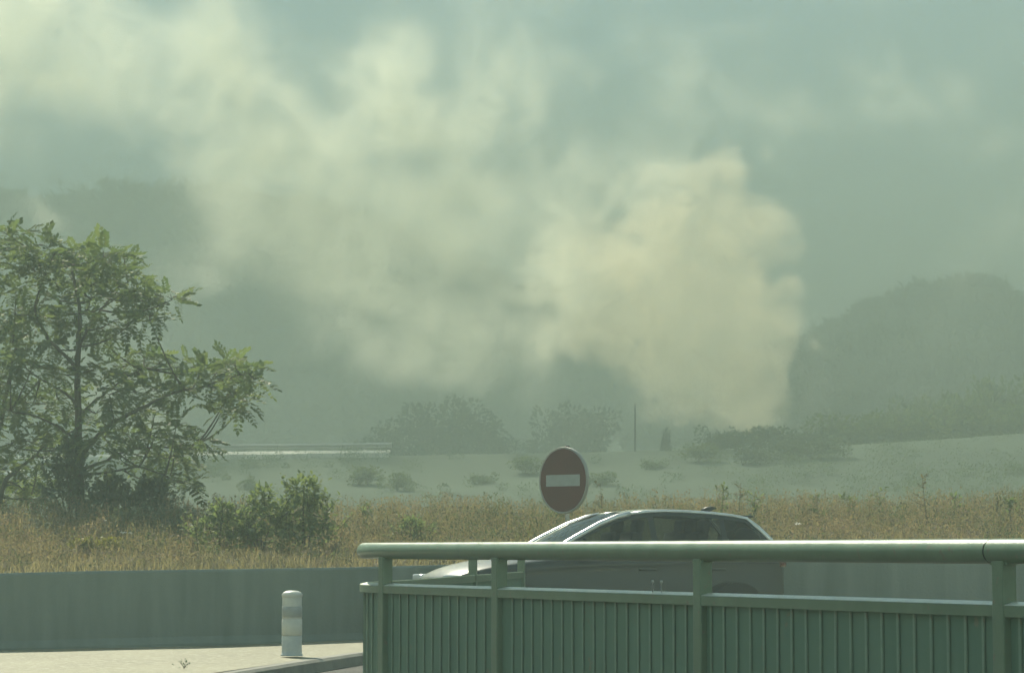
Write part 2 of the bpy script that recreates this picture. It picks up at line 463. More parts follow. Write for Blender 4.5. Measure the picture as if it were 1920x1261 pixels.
# ================================================================== GUARD RAILING (green, foreground)
def build_railing():
    root = empty('railing', (0, 0, 0))
    prop(root, 'green painted steel railing with thick round handrail in the foreground', 'railing')
    zt = EYE - .006
    A = Vector((3.60, 6.9, 0)); B = Vector((2.0, 10.4, 0)); Cc = Vector((-0.66, 16.05, 0))
    # front run, rounded nose, back run going away beside the slip road
    front = [Vector((2.0, 10.4, 0)) + (Vector((2.0, 10.4, 0)) - Cc).normalized() * s for s in (5.5, 3.5, 1.8)] + [B]
    for t in (.2, .4, .6, .8, 1): front.append(B.lerp(Cc, t))
    nose = [Vector((-0.845, 16.48, 0)), Vector((-0.93, 16.85, 0)), Vector((-0.90, 17.25, 0)), Vector((-0.80, 17.75, 0))]
    back = [Vector((-0.62, 19.2, 0)), Vector((-0.40, 21.2, 0)), Vector((-0.16, 23.2, 0)), Vector((0.10, 25.2, 0))]
    ctrl = front + nose + back
    def cat(P, n=8):
        out = []
        for i in range(len(P) - 1):
            p0, p1, p2, p3 = P[max(i - 1, 0)], P[i], P[i + 1], P[min(i + 2, len(P) - 1)]
            for k in range(n):
                t = k / n
                out.append(.5 * ((2 * p1) + (p2 - p0) * t + (2 * p0 - 5 * p1 + 4 * p2 - p3) * t * t + (3 * p1 - p0 - 3 * p2 + p3) * t ** 3))
        return out + [P[-1]]
    path = cat(ctrl)
    cum = [0]
    for a, b in zip(path, path[1:]): cum.append(cum[-1] + (b - a).length)
    def P(s):
        i = min(max(np.searchsorted(cum, s) - 1, 0), len(path) - 2)
        t = (s - cum[i]) / max(cum[i + 1] - cum[i], 1e-6)
        return path[i].lerp(path[i + 1], t), (path[i + 1] - path[i]).normalized()
    def s_of_u(u, back_run=False):
        best = None
        for s in np.arange(0, cum[-1], .01):
            p, _ = P(s)
            if (p.y > 17.3) != back_run: continue
            e = abs(p.x / p.y * F + 960 - u)
            if best is None or e < best[0]: best = (e, s)
        return best[1]
    # handrail: two lengths with a joint
    sj = s_of_u(1858)
    for s0, s1 in ((0.0, sj - .004), (sj + .004, cum[-1])):
        bm = bmesh.new()
        ss = np.arange(s0, s1, .12).tolist() + [s1]
        tube_bm(bm, [P(s)[0] + Vector((0, 0, zt)) for s in ss], .0495, 24, cap=False)
        fin(bm, 'handrail', M['rail_green'], root, smooth=True)
    bm = bmesh.new()
    tube_bm(bm, [P(sj + k)[0] + Vector((0, 0, zt)) for k in (-.08, 0, .08)], .044, 16)
    fin(bm, 'joint_sleeve', M['black'], root, smooth=True)
    # lower rail: flat bar swept along the path
    bm = bmesh.new(); prev = None
    for s in np.arange(0, cum[-1], .1):
        p, t = P(s); nrm = Vector((t.y, -t.x, 0))
        vs = [bm.verts.new(p + nrm * a + Vector((0, 0, EYE + b))) for a, b in ((-.028, -.262), (-.030, -.2185), (-.027, -.2165), (.020, -.205), (.027, -.208), (.027, -.262))]
        if prev:
            for k in range(6): bm.faces.new((prev[k], prev[(k + 1) % 6], vs[(k + 1) % 6], vs[k]))
        else: bm.faces.new(vs)
        prev = vs
    bm.faces.new(prev[::-1])
    fin(bm, 'lower_rail', M['rail_green'], root)
    # added pale strip: the sunlit line on the lower rail's top, put into colour
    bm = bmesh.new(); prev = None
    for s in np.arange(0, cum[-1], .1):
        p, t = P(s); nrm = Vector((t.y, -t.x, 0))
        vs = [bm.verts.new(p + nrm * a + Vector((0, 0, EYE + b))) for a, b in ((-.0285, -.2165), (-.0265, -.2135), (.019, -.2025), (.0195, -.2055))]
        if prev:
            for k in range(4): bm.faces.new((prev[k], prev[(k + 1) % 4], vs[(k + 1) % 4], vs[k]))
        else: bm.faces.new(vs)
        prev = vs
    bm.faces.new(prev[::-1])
    fin(bm, 'highlight_strip', M['rail_highlight'], root)
    # infill sheet behind the bars (inner side)
    bm = bmesh.new(); prev = None
    for s in np.arange(0, cum[-1], .1):
        p, t = P(s); nrm = Vector((t.y, -t.x, 0))
        zg = float(plane(p.x)) - .13
        off = nrm * .002
        vs = [bm.verts.new(p + off + Vector((0, 0, EYE - .262))), bm.verts.new(p + off + Vector((0, 0, zg + .06))),
              bm.verts.new(p + off * 4.0 + Vector((0, 0, zg + .06))), bm.verts.new(p + off * 4.0 + Vector((0, 0, EYE - .262)))]
        if prev:
            for k in range(4): bm.faces.new((prev[k], prev[(k + 1) % 4], vs[(k + 1) % 4], vs[k]))
        prev = vs
    fin(bm, 'infill_sheet', M['panel_green'], root)
    # posts
    posts = [s_of_u(u) for u in (724, 937, 1316, 1880)] + [s_of_u(u, True) for u in (887,)]
    posts += [max(posts[:4]) * 0 + posts[3] - 2.4, posts[3] - 4.8, cum[-1] - .1]
    for s in posts:
        if s < 0.05: continue
        p, t = P(s)
        Mx = Matrix.Rotation(math.atan2(t.y, t.x), 3, 'Z')
        zg = float(plane(p.x)) - .13
        bm = bmesh.new(); zb = zg - .03; ztp = zt - .035
        box_bm(bm, p + Vector((0, 0, (zb + ztp) / 2)), (.075, .066, ztp - zb), Mx)
        o = fin(bm, 'post', M['rail_green'], root, bevel=.006)
        bm = bmesh.new(); box_bm(bm, p + Vector((0, 0, zg + .008)), (.20, .16, .016), Mx)
        fin(bm, 'base_plate', M['rail_green'], o, bevel=.003)
        bm = bmesh.new(); box_bm(bm, p + Vector((0, 0, zt - .048)), (.11, .052, .012), Mx)
        fin(bm, 'saddle_plate', M['rail_green'], o, bevel=.002)
    # bars: one mesh, one object per bar
    bm = bmesh.new(); hgt = EYE - .262 - (float(plane(0)) - .13 + .05)
    box_bm(bm, (0, 0, -hgt / 2), (.022, .006, hgt)); bmesh.ops.bevel(bm, geom=[e for e in bm.edges if abs(e.verts[0].co.z - e.verts[1].co.z) > .1], offset=.004, segments=2, affect='EDGES')
    first = fin(bm, 'bar', M['bar_green'], root); me = first.data
    s = .3; k = 0; smax = cum[-1] - .2
    while s < smax and k < 290:
        if min(abs(s - q) for q in posts) > .06:
            p, t = P(s); nrm = Vector((t.y, -t.x, 0))
            o = first if k == 0 else bpy.data.objects.new('bar', me)
            if k: C.objects.link(o); o.parent = root
            o.location = p - nrm * .003 + Vector((0, 0, EYE - .262 + .002)); o.rotation_euler = (0, 0, math.atan2(t.y, t.x)); k += 1
        s += .122
    # two bolts standing on the lower rail
    for u in (1223, 1239):
        p, t = P(s_of_u(u))
        bm = bmesh.new()
        lathe_bm(bm, [(.0035, 0), (.0035, .045), (.006, .047), (.007, .053), (.004, .058), (.001, .059)], 10, c=p + Vector((0, 0, EYE - .207)))
        fin(bm, 'bolt', M['galv'], root, smooth=True)
build_railing()

# ================================================================== BOLLARD
def build_bollard():
    p = at(547, 1229, 27.6); p.z = float(plane(p.x)) + .004
    root = empty('bollard', p)
    prop(root, 'short white cylindrical road bollard with grey bands on the pale concrete', 'bollard')
    R = .104
    bm = bmesh.new(); lathe_bm(bm, [(R + .012, 0), (R + .012, .012), (R + .002, .02), (R, .05), (R, .20), (R - .002, .205)], 28)
    fin(bm, 'lower_sleeve', M['band_blue'], root, smooth=True)
    bm = bmesh.new(); lathe_bm(bm, [(R - .004, .19), (R - .004, .635), (R - .012, .65)], 28)
    fin(bm, 'body', M['white_plastic'], root, smooth=True)
    for z0, z1, mt in ((.395, .505, 'band_grey'), (.215, .375, 'white_plastic')):
        bm = bmesh.new(); lathe_bm(bm, [(R - .003, z0), (R + .001, z0 + .004), (R + .001, z1 - .004), (R - .003, z1)], 28)
        fin(bm, 'reflective_band', M[mt], root, smooth=True)
    bm = bmesh.new(); lathe_bm(bm, [(R - .002, .60), (R + .003, .605), (R + .002, .632), (R - .016, .652), (R - .045, .664), (R - .085, .668)], 28)
    fin(bm, 'cap', M['white_plastic'], root, smooth=True)
build_bollard()

# ================================================================== NO ENTRY SIGN
def build_sign():
    c = at(1059, 900, 34.4)
    g = gz(c.x, c.y)
    root = empty('no_entry_sign', (c.x, c.y, g), -math.radians(45))     # local -y is the face; turned to the left
    prop(root, 'round red no-entry sign with white bar seen obliquely behind the car', 'sign')
    hz = c.z - g; R = .425
    def disc(name, r, y0, y1, mat, edge=.004):
        bm = bmesh.new(); lathe_bm(bm, [(r - edge, y0), (r, y0 + edge), (r, y1 - edge), (r - edge, y1)], 56, 'y', (0, 0, hz))
        return fin(bm, name, mat, root)
    disc('plate', R, -.030, -.004, M['sign_back'], .003)
    bm = bmesh.new()                                                       # raised folded rim
    prof = [(R + .004, .006), (R + .004, -.036), (R - .004, -.038), (R - .008, -.0315)]
    rings = [[bm.verts.new((r * math.cos(2 * PI * k / 56), y, hz + r * math.sin(2 * PI * k / 56))) for k in range(56)] for r, y in prof]
    for a, b in zip(rings, rings[1:]):
        for k in range(56): bm.faces.new((a[k], a[(k + 1) % 56], b[(k + 1) % 56], b[k]))
    fin(bm, 'rim', M['sign_back'], root, smooth=True)
    disc('white_border', R - .008, -.0325, -.030, M['sign_white'], .0005)
    disc('red_face', R - .018, -.035, -.0325, M['sign_red'], .0005)
    bm = bmesh.new(); box_bm(bm, (0, -.0365, hz - .002), (.60, .003, .148)); fin(bm, 'white_bar', M['sign_white'], root)
    bm = bmesh.new(); tube_bm(bm, [(0, .045, -.25), (0, .045, hz + R + .012)], .032, 16)
    post = fin(bm, 'post', M['galv'], root, smooth=True)
    bm = bmesh.new(); lathe_bm(bm, [(.034, hz + R - .004), (.034, hz + R + .014), (.026, hz + R + .022), (.01, hz + R + .024)], 16, c=(0, .045, 0)); fin(bm, 'post_cap', M['black'], post)
    for dz in (-.2, .2):
        bm = bmesh.new(); box_bm(bm, (0, .003, hz + dz), (.55, .014, .03)); fin(bm, 'back_rail', M['galv'], root)
        bm = bmesh.new(); lathe_bm(bm, [(.04, hz + dz - .02), (.04, hz + dz + .02)], 16, c=(0, .045, 0)); fin(bm, 'clamp', M['galv'], post)
build_sign()

# ================================================================== CARS
def build_car(name, label, paint, loc, rz, cat='car'):
    root = empty(name, loc, rz)
    prop(root, label, cat)
    sx = [2.10, 2.07, 1.98, 1.80, 1.45, 1.05, .75, .3, -.2, -.7, -1.2, -1.6, -1.85, -1.98, -2.05, -2.08]
    hw = [.42, .58, .71, .80, .865, .885, .89, .89, .89, .89, .885, .87, .83, .77, .68, .55]
    bl = [.56, .63, .70, .775, .855, .905, .93, .95, .96, .97, .985, .995, .99, .97, .93, .86]
    tp = [.58, .66, .745, .83, .915, .965, .985, .96, .965, .97, .985, .995, 1.0, .985, .945, .87]
    bt = [.30, .26, .23, .21, .20, .20, .20, .20, .20, .20, .20, .20, .22, .26, .30, .34]
    bm = bmesh.new(); rings = []
    for x, w, b, t, z0 in zip(sx, hw, bl, tp, bt):
        half = [(0, z0), (w * .55, z0), (w * .90, z0 + .02), (w * .975, z0 + .12), (w, .48), (w * .992, .60), (w * .975, b - .13), (w * .985, b - .085), (w * .955, b - .02), (w * .90, b + .002),
                (w * .62, b * .25 + t * .75), (w * .3, t), (0, t + .004)]
        ring = half + [(-y, z) for y, z in half[-2:0:-1]]
        rings.append([bm.verts.new((x, y, z)) for y, z in ring])
    n = len(rings[0])
    for i, (a, b) in enumerate(zip(rings, rings[1:])):
        for k in range(n):
            f = bm.faces.new((a[k], a[(k + 1) % n], b[(k + 1) % n], b[k]))
            if 9 <= k <= 14 and sx[i] <= .5 and sx[i] > -1.9: f.material_index = 1
    bm.faces.new(rings[0][::-1]); bm.faces.new(rings[-1])
    body = fin(bm, 'body', [paint, M['black']], root, smooth=True)
    sub = body.modifiers.new('s', 'SUBSURF'); sub.levels = sub.render_levels = 2
    cut = []
    for wx in (1.28, -1.27):
        bmc = bmesh.new(); lathe_bm(bmc, [(.345, -1.2), (.345, 1.2)], 40, 'y', (wx, 0, .31))
        c = fin(bmc, 'cutter', M['black']); cut.append(c); c.parent = root
        bo = body.modifiers.new('b', 'BOOLEAN'); bo.operation = 'DIFFERENCE'; bo.object = c; bo.solver = 'EXACT'
    # inner floor keeps the arches dark
    bpy.context.view_layer.update()
    dg = bpy.context.evaluated_depsgraph_get()
    me = bpy.data.meshes.new_from_object(body.evaluated_get(dg))
    body.modifiers.clear(); old = body.data; body.data = me; bpy.data.meshes.remove(old)
    me.polygons.foreach_set('use_smooth', [True] * len(me.polygons))
    for c in cut:
        cm = c.data; bpy.data.objects.remove(c); bpy.data.meshes.remove(cm)
    try:
        me.set_sharp_from_angle(angle=math.radians(40))
    except Exception: pass
    bm = bmesh.new(); box_bm(bm, (0, 0, .45), (3.3, 1.30, .40)); fin(bm, 'chassis', M['black'], root)
    # glasshouse
    tx = [.84, .71, .47, .18, -.05, -.20, -.40, -.62, -.9, -1.2, -1.45, -1.62, -1.74, -1.86, -1.96]
    tz = [.968, 1.035, 1.165, 1.31, 1.395, 1.427, 1.452, 1.462, 1.455, 1.438, 1.410, 1.378, 1.27, 1.145, 1.03]
    def zt(x): return float(np.interp(-x, [-a for a in tx], tz))
    def zb(x): return float(np.interp(-x, [-a for a in sx], bl)) - .012
    def yy(x, z):
        b = zb(x); w = float(np.interp(-x, [-a for a in sx], hw)) * .925
        return w - .20 * max(0, z - b) / .46 - .05 * max(0, (z - b) / .46) ** 2 - (.10 * max(0, x - .1) if x > .1 else 0)
    for sgn in (1, -1):
        fr = bmesh.new(); panes = {}
        X = sorted(set([.82, .72, .64, .57] + np.arange(.49, -1.75, -.08).round(3).tolist() + [-.40, -.47, -1.26, -1.32, -1.74, -1.80, -1.88, -1.94]), reverse=True)
        for a, b in zip(X, X[1:]):
            def strip(bmx, f0, f1, out=0.0, nseg=1):
                for k in range(nseg):
                    q = []
                    for x, t in ((a, k / nseg), (b, k / nseg), (b, (k + 1) / nseg), (a, (k + 1) / nseg)):
                        z = f0(x) + (f1(x) - f0(x)) * t
                        q.append(bmx.verts.new((x, sgn * (yy(x, z) + out), z)))
                    bmx.faces.new(q if sgn < 0 else q[::-1])
            mid = (a + b) / 2
            top = lambda x: zt(x) - .055; bot = lambda x: zb(x) + .012
            is_win = -1.74 <= b and a <= .57 and not (-.47 <= b and a <= -.40) and not (-1.32 <= b and a <= -1.26) and top(mid) - bot(mid) > .05
            if is_win:
                key = 0 if mid > -.43 else (1 if mid > -1.29 else 2)
                g = panes.setdefault(key, bmesh.new())
                strip(g, bot, top, -.006, 4)
                strip(fr, top, zt); strip(fr, zb, bot)
            else:
                strip(fr, zb, zt, 0, 4)
        bmesh.ops.remove_doubles(fr, verts=list(fr.verts), dist=.0008)
        o = fin(fr, 'side_frame', paint, root, smooth=True)
        for key, g in panes.items():
            bmesh.ops.remove_doubles(g, verts=list(g.verts), dist=.0008)
            fin(g, 'side_window', M['glass'], root, smooth=True)
        bm = bmesh.new()                                   # black pillar trim between the panes
        for x0 in (-.435, -1.29):
            z0, z1 = zb(x0), zt(x0) - .05
            vs = [bm.verts.new((x0 + dx, sgn * (yy(x0, z) + .004), z)) for dx, z in ((-.04, z0), (.04, z0), (.034, z1), (-.034, z1))]
            bm.faces.new(vs)
        fin(bm, 'pillar_trim', M['black'], root)
    def across(name, xr, mat, bulge, crown, inset=0.0, n=10):
        bm = bmesh.new(); prev = None
        for x in xr:
            z = zt(x); w = yy(x, z) - inset
            row = []
            for k in range(n + 1):
                q = -1 + 2 * k / n
                row.append(bm.verts.new((x + bulge * (1 - q * q), w * q, z + crown * (1 - q * q) - (.004 if inset else 0))))
            if prev:
                for k in range(n): bm.faces.new((prev[k], prev[k + 1], row[k + 1], row[k]))
            prev = row
        return fin(bm, name, mat, root, smooth=True)
    across('roof', [-.18, -.28, -.36, -.45, -.55, -.75, -.9, -1.05, -1.2, -1.45, -1.62], M['paint_gloss'] if paint is M['paint'] else paint, 0.0, .035)
    across('windscreen', [.82, .71, .58, .47, .32, .18, .06, -.05, -.18], M['glass'], .10, .03, .045)
    across('rear_window', [-1.62, -1.68, -1.74, -1.80, -1.86, -1.93], M['glass'], -.04, .03, .05)
    for sgn in (1, -1):                                    # A and C pillars
        bm = bmesh.new()
        for xr in ([.83, .71, .58, .47, .32, .18, .06, -.05, -.20], ):
            tube_bm(bm, [(x, sgn * (yy(x, zt(x)) - .012), zt(x) + .002) for x in xr], [.034] * len(xr), 8)
        fin(bm, 'front_pillar', M['sun_glint'] if paint is M['paint'] else paint, root, smooth=True)
        bm = bmesh.new()
        xr = [-.20, -.40, -.62, -.9, -1.2, -1.45, -1.62, -1.74, -1.86, -1.95]
        tube_bm(bm, [(x, sgn * (yy(x, zt(x)) - .012), zt(x) + .001) for x in xr], [.022] * 7 + [.032] * 3, 8)
        fin(bm, 'roof_rail', M['sun_glint'], root, smooth=True)
        bm = bmesh.new()                                   # mirror
        c = Vector((.42, sgn * .985, 1.0))
        box_bm(bm, c, (.11, .20, .135)); bmesh.ops.bevel(bm, geom=list(bm.edges), offset=.035, segments=3, affect='EDGES')
        mo = fin(bm, 'wing_mirror', paint, root, smooth=True)
        bm = bmesh.new(); box_bm(bm, c + Vector((-.045, -sgn * .09, -.05)), (.05, .12, .03)); fin(bm, 'mirror_arm', M['black'], mo)
        bm = bmesh.new(); box_bm(bm, c + Vector((-.057, 0, .005)), (.006, .15, .10)); fin(bm, 'mirror_glass', M['chrome'], mo)
        for hx in (-.30, -1.14):
            bm = bmesh.new(); box_bm(bm, (hx, sgn * .896, .80), (.20, .03, .028)); fin(bm, 'door_handle', paint, root, bevel=.008, smooth=True)
        for dx in (.52, -.43, -1.30):
            bm = bmesh.new()
            zz = [.32, .48, .60, .75, .86, .93]
            ww = [.974, 1.0, .992, .978, .984, .95]
            w = float(np.interp(-dx, [-a for a in sx], hw))
            vs0 = [bm.verts.new((dx - .004, sgn * (w * a + .003), z)) for z, a in zip(zz, ww)]
            vs1 = [bm.verts.new((dx + .004, sgn * (w * a + .003), z)) for z, a in zip(zz, ww)]
            for k in range(len(zz) - 1): bm.faces.new((vs0[k], vs1[k], vs1[k + 1], vs0[k + 1]))
            fin(bm, 'door_gap', M['black'], root)
        bm = bmesh.new()                                   # lamps
        box_bm(bm, (1.90, sgn * .64, .69), (.22, .22, .11), Matrix.Rotation(-sgn * .55, 3, 'Z')); fin(bm, 'headlight', M['lamp_clear'], root, bevel=.03, smooth=True)
        bm = bmesh.new(); box_bm(bm, (-1.95, sgn * .66, .88), (.12, .22, .11), Matrix.Rotation(sgn * .6, 3, 'Z')); fin(bm, 'tail_light', M['lamp_red'], root, bevel=.03, smooth=True)
    bm = bmesh.new(); box_bm(bm, (2.045, 0, .42), (.06, .9, .16)); fin(bm, 'grille', M['black'], root, bevel=.02)
    bm = bmesh.new(); box_bm(bm, (2.10, 0, .44), (.012, .52, .11)); fin(bm, 'number_plate', M['sign_white'], root, bevel=.003)
    bm = bmesh.new(); box_bm(bm, (-2.085, 0, .55), (.012, .52, .11)); fin(bm, 'number_plate', M['sign_white'], root, bevel=.003)
    bm = bmesh.new(); box_bm(bm, (-1.645, 0, 1.405), (.16, 1.05, .03)); fin(bm, 'spoiler', paint, root, bevel=.012, smooth=True)
    bm = bmesh.new(); tube_bm(bm, [(-1.30, 0, 1.455), (-1.36, 0, 1.49), (-1.42, 0, 1.51), (-1.47, 0, 1.505)], [.05, .04, .02, .006], 8); fin(bm, 'aerial_fin', M['black'], root, smooth=True)
    for wx in (1.28, -1.27):
        for sgn in (1, -1):
            bm = bmesh.new(); lathe_bm(bm, [(.20, -.09), (.29, -.10), (.315, -.08), (.318, 0), (.315, .08), (.29, .10), (.20, .09)], 36, 'y', (wx, sgn * .78, .312))
            w = fin(bm, 'wheel', M['rubber'], root, smooth=True)
            bm = bmesh.new()
            for k in range(5):
                a = 2 * PI * k / 5
                box_bm(bm, (wx + .11 * math.cos(a), sgn * .875, .312 + .11 * math.sin(a)), (.19, .022, .05), Matrix.Rotation(-a, 3, 'Y'))
            lathe_bm(bm, [(.05, -.015), (.05, .015)], 16, 'y', (wx, sgn * .875, .312))
            fin(bm, 'rim', M['alloy'], w)
    # interior
    for px, ys in ((-.12, (.36, -.36)), (-.92, (.38, 0, -.38))):
        for y in ys:
            bm = bmesh.new(); box_bm(bm, (px - .12, y, .98), (.14, .46, .50), Matrix.Rotation(-.22, 3, 'Y')); st = fin(bm, 'seat_back', M['seat'], root, bevel=.05, smooth=True)
            bm = bmesh.new(); box_bm(bm, (px - .235, y, 1.285), (.09, .27, .17), Matrix.Rotation(-.15, 3, 'Y')); fin(bm, 'headrest', M['seat'], st, bevel=.035, smooth=True)
    bm = bmesh.new(); box_bm(bm, (.56, 0, .97), (.38, 1.38, .10)); fin(bm, 'dashboard', M['black'], root, bevel=.03, smooth=True)
    bm = bmesh.new()
    cc = Vector((.24, .36, 1.0)); ring = []
    for k in range(25):
        a = 2 * PI * k / 24; ring.append(cc + Vector((.19 * math.sin(a) * .42, .19 * math.cos(a), .19 * math.sin(a) * .9)))
    tube_bm(bm, ring, .016, 8, cap=False); fin(bm, 'steering_wheel', M['black'], root, smooth=True)
    return root

yaw = math.atan(.295 / math.cosh(.03) ** 2)
cx = at(1121, 1000, 31.0)
build_car('hatchback_car', 'dark hatchback car passing behind the green railing', M['paint'], (cx.x, 31.0, float(plane(cx.x))), PI + yaw)
wx = at(85, 880, 127.0)
build_car('parked_car', 'white car glimpsed through the lower leaves of the tree', M['paint_white'], (wx.x, 127, gz(wx.x, 127)), PI + .2)

# ================================================================== PLANTS
def frond_template(n=5, L=1.0, lw=.18, ll=.29, droop=.50):
    """compound leaf along +x, length 1: leaflets in pairs plus a tip, rachis bending down"""
    V, Fq = [], []
    def ctr(t): return np.array([t * L * (1 - .12 * t), 0, .10 * t - droop * t * t])
    for i in range(n):
        t = .22 + .72 * i / (n - 1); c = ctr(t)
        for s in (-1, 1):
            d = np.array([.42, s * .95, -.22 - .25 * (i % 2)]); d /= np.linalg.norm(d)
            l_ = ll * (1.0 - .35 * abs(t - .5)); w = np.array([.9, -s * .35, 0.1]); w /= np.linalg.norm(w)
            b = len(V); V += [c, c + d * l_ * .5 + w * lw * .5, c + d * l_, c + d * l_ * .5 - w * lw * .5]; Fq.append([b, b + 1, b + 2, b + 3])
    c = ctr(.98); d = np.array([.9, 0, -.5]); b = len(V)
    V += [c, c + d * ll * .5 + np.array([0, lw * .5, 0]), c + d * ll, c + d * ll * .5 - np.array([0, lw * .5, 0])]; Fq.append([b, b + 1, b + 2, b + 3])
    for k in range(3):                                    # rachis
        a0, a1 = ctr(k / 3), ctr((k + 1) / 3); b = len(V); o = np.array([0, .008, 0])
        V += [a0 - o, a0 + o, a1 + o, a1 - o]; Fq.append([b, b + 1, b + 2, b + 3])
    return np.array(V), np.array(Fq)

LEAF = (np.array([[0, 0, 0], [.45, .28, .03], [1, 0, -.08], [.45, -.28, .03]]), np.array([[0, 1, 2, 3]]))
LEAF2 = (np.array([[0, 0, 0], [.35, .3, .05], [.8, .22, 0], [1, 0, -.1], [.8, -.22, 0], [.35, -.3, .05]]), np.array([[0, 1, 2, 5], [2, 3, 4, 5]]))

def bez(a, b, sag, n=6):
    a, b = Vector(a), Vector(b); m = (a + b) / 2 + Vector(sag)
    return [a * (1 - t) ** 2 + m * 2 * t * (1 - t) + b * t * t for t in [k / (n - 1) for k in range(n)]]

def leafy_tree(name, label, cat, limbs, clumps, y0, dens, frond, leaf_len, mat, depth, base, wood_r=1.0, extra=None):
    """limbs: pixel polylines [(u, v, dy)...] with radii; clumps: (u, v, ru, rv). Built at distance y0, with real depth."""
    root = empty(name, base); prop(root, label, cat)
    B = Vector(base)
    bm = bmesh.new(); nodes = []
    for pts, r0, r1 in limbs:
        P3 = [at(u, v, y0 + dy) - B for u, v, dy in pts]
        # smooth it a little
        Q = []
        for i in range(len(P3) - 1):
            p0, p1, p2, p3 = P3[max(i - 1, 0)], P3[i], P3[i + 1], P3[min(i + 2, len(P3) - 1)]
            for k in range(4):
                t = k / 4
                Q.append(.5 * ((2 * p1) + (p2 - p0) * t + (2 * p0 - 5 * p1 + 4 * p2 - p3) * t * t + (3 * p1 - p0 - 3 * p2 + p3) * t ** 3) + Vector(rng.normal(size=3) * .008))
        Q.append(P3[-1])
        tube_bm(bm, Q, [(r0 + (r1 - r0) * i / (len(Q) - 1)) * wood_r for i in range(len(Q))], 7)
        nodes += Q
    pos, dirs, scl = [], [], []
    for (u, v, ru, rv) in clumps:
        dy = rng.uniform(-depth, depth)
        c = at(u, v, y0 + dy) - B
        rx, rz = ru / F * y0 * .88, rv / F * y0 * .66; ry = (rx + rz) * .55
        k = int(np.argmin([(q - c).length + max(0, q.z - c.z) * .8 + max(0, c.z - q.z - .5) * .8 for q in nodes]))
        br = bez(nodes[k], c, (0, 0, -.12 * (nodes[k] - c).length), 6)
        tube_bm(bm, br, [.020 * wood_r, .017 * wood_r, .014 * wood_r, .012 * wood_r, .010 * wood_r, .007 * wood_r], 5)
        n = int(dens * (ru * rv) / 1500) + 6
        tips = []
        for q in range(5):
            d = rand_dirs(1, .5)[0]; tpt = c + Vector((d[0] * rx * .8, d[1] * ry * .8, d[2] * rz * .7 + .05))
            tube_bm(bm, bez(c, tpt, (0, 0, .04), 4), [.008, .006, .005, .003], 4, cap=False); tips.append(tpt)
        dd = rand_dirs(n); rr = rng.uniform(.25, 1.0, n) ** .6
        p = np.array(c)[None] + dd * rr[:, None] * np.array([rx, ry, rz])[None]
        out = dd * np.array([1.0, 1.0, .35])[None] + rng.normal(size=(n, 3)) * .45; out[:, 2] += .12
        pos.append(p); dirs.append(out); scl.append(rng.uniform(.7, 1.2, n) * leaf_len)
    fin(bm, 'trunk', M['bark'], root, smooth=True)
    pos, dirs, scl = np.concatenate(pos), np.concatenate(dirs), np.concatenate(scl)
    up = np.tile([0, 0, 1.0], (len(pos), 1)) + rng.normal(size=(len(pos), 3)) * .25
    tv, tf = frond
    V, Fq = scatter(tv, tf, pos, frames(dirs, up), np.repeat(scl[:, None], 3, 1))
    tone = np.clip(np.repeat(rng.beta(2, 2, len(pos)), len(tf)) + rng.normal(size=len(Fq)) * .12, 0, 1)
    cr = link('crown', mesh_np('crown', V, Fq, mat, tone), root); cr['kind'] = 'stuff'
    return root

FROND = frond_template()
YT = 44.0
b0 = at(152, 975, YT); b0.z = gz(b0.x, YT)
clumps = [(15, 440, 45, 30), (60, 462, 45, 26), (100, 478, 45, 26), (150, 475, 45, 26), (195, 482, 40, 28), (232, 482, 34, 24), (60, 505, 55, 28), (130, 515, 60, 30), (200, 515, 55, 28),
          (245, 520, 32, 26), (170, 548, 45, 22), (225, 552, 40, 20), (270, 550, 34, 22), (300, 556, 30, 20), (322, 562, 18, 16), (262, 580, 26, 18), (280, 596, 16, 14),
          (100, 560, 36, 22), (30, 545, 40, 26), (30, 590, 40, 26), (70, 610, 45, 28), (130, 590, 36, 20), (160, 612, 42, 22), (205, 606, 36, 18), (240, 612, 24, 16), (195, 640, 18, 20),
          (90, 650, 40, 22), (20, 640, 30, 30), (60, 690, 45, 28), (110, 700, 40, 26), (20, 720, 36, 30), (180, 690, 34, 24), (225, 690, 34, 22), (270, 670, 34, 22), (300, 680, 26, 18),
          (345, 685, 30, 20), (375, 695, 30, 20), (410, 690, 34, 20), (440, 685, 26, 18), (462, 692, 24, 18), (478, 712, 18, 14), (440, 715, 34, 18), (400, 725, 34, 22), (440, 745, 30, 22), (455, 762, 20, 16),
          (415, 772, 24, 14), (345, 722, 32, 20), (300, 735, 36, 22), (255, 735, 36, 22), (205, 740, 36, 24), (110, 750, 40, 26), (60, 760, 40, 26), (15, 770, 34, 26), (180, 775, 34, 22), (240, 775, 36, 20),
          (290, 775, 32, 18), (330, 800, 32, 18), (370, 826, 26, 18), (385, 842, 18, 16), (335, 835, 34, 18), (290, 820, 36, 20), (240, 815, 36, 22), (195, 820, 36, 22), (345, 868, 26, 14), (310, 860, 34, 18),
          (270, 858, 30, 18), (320, 892, 30, 16), (345, 905, 24, 14), (295, 905, 30, 16), (110, 805, 34, 24), (60, 830, 36, 20), (20, 835, 30, 20), (225, 860, 30, 20)]
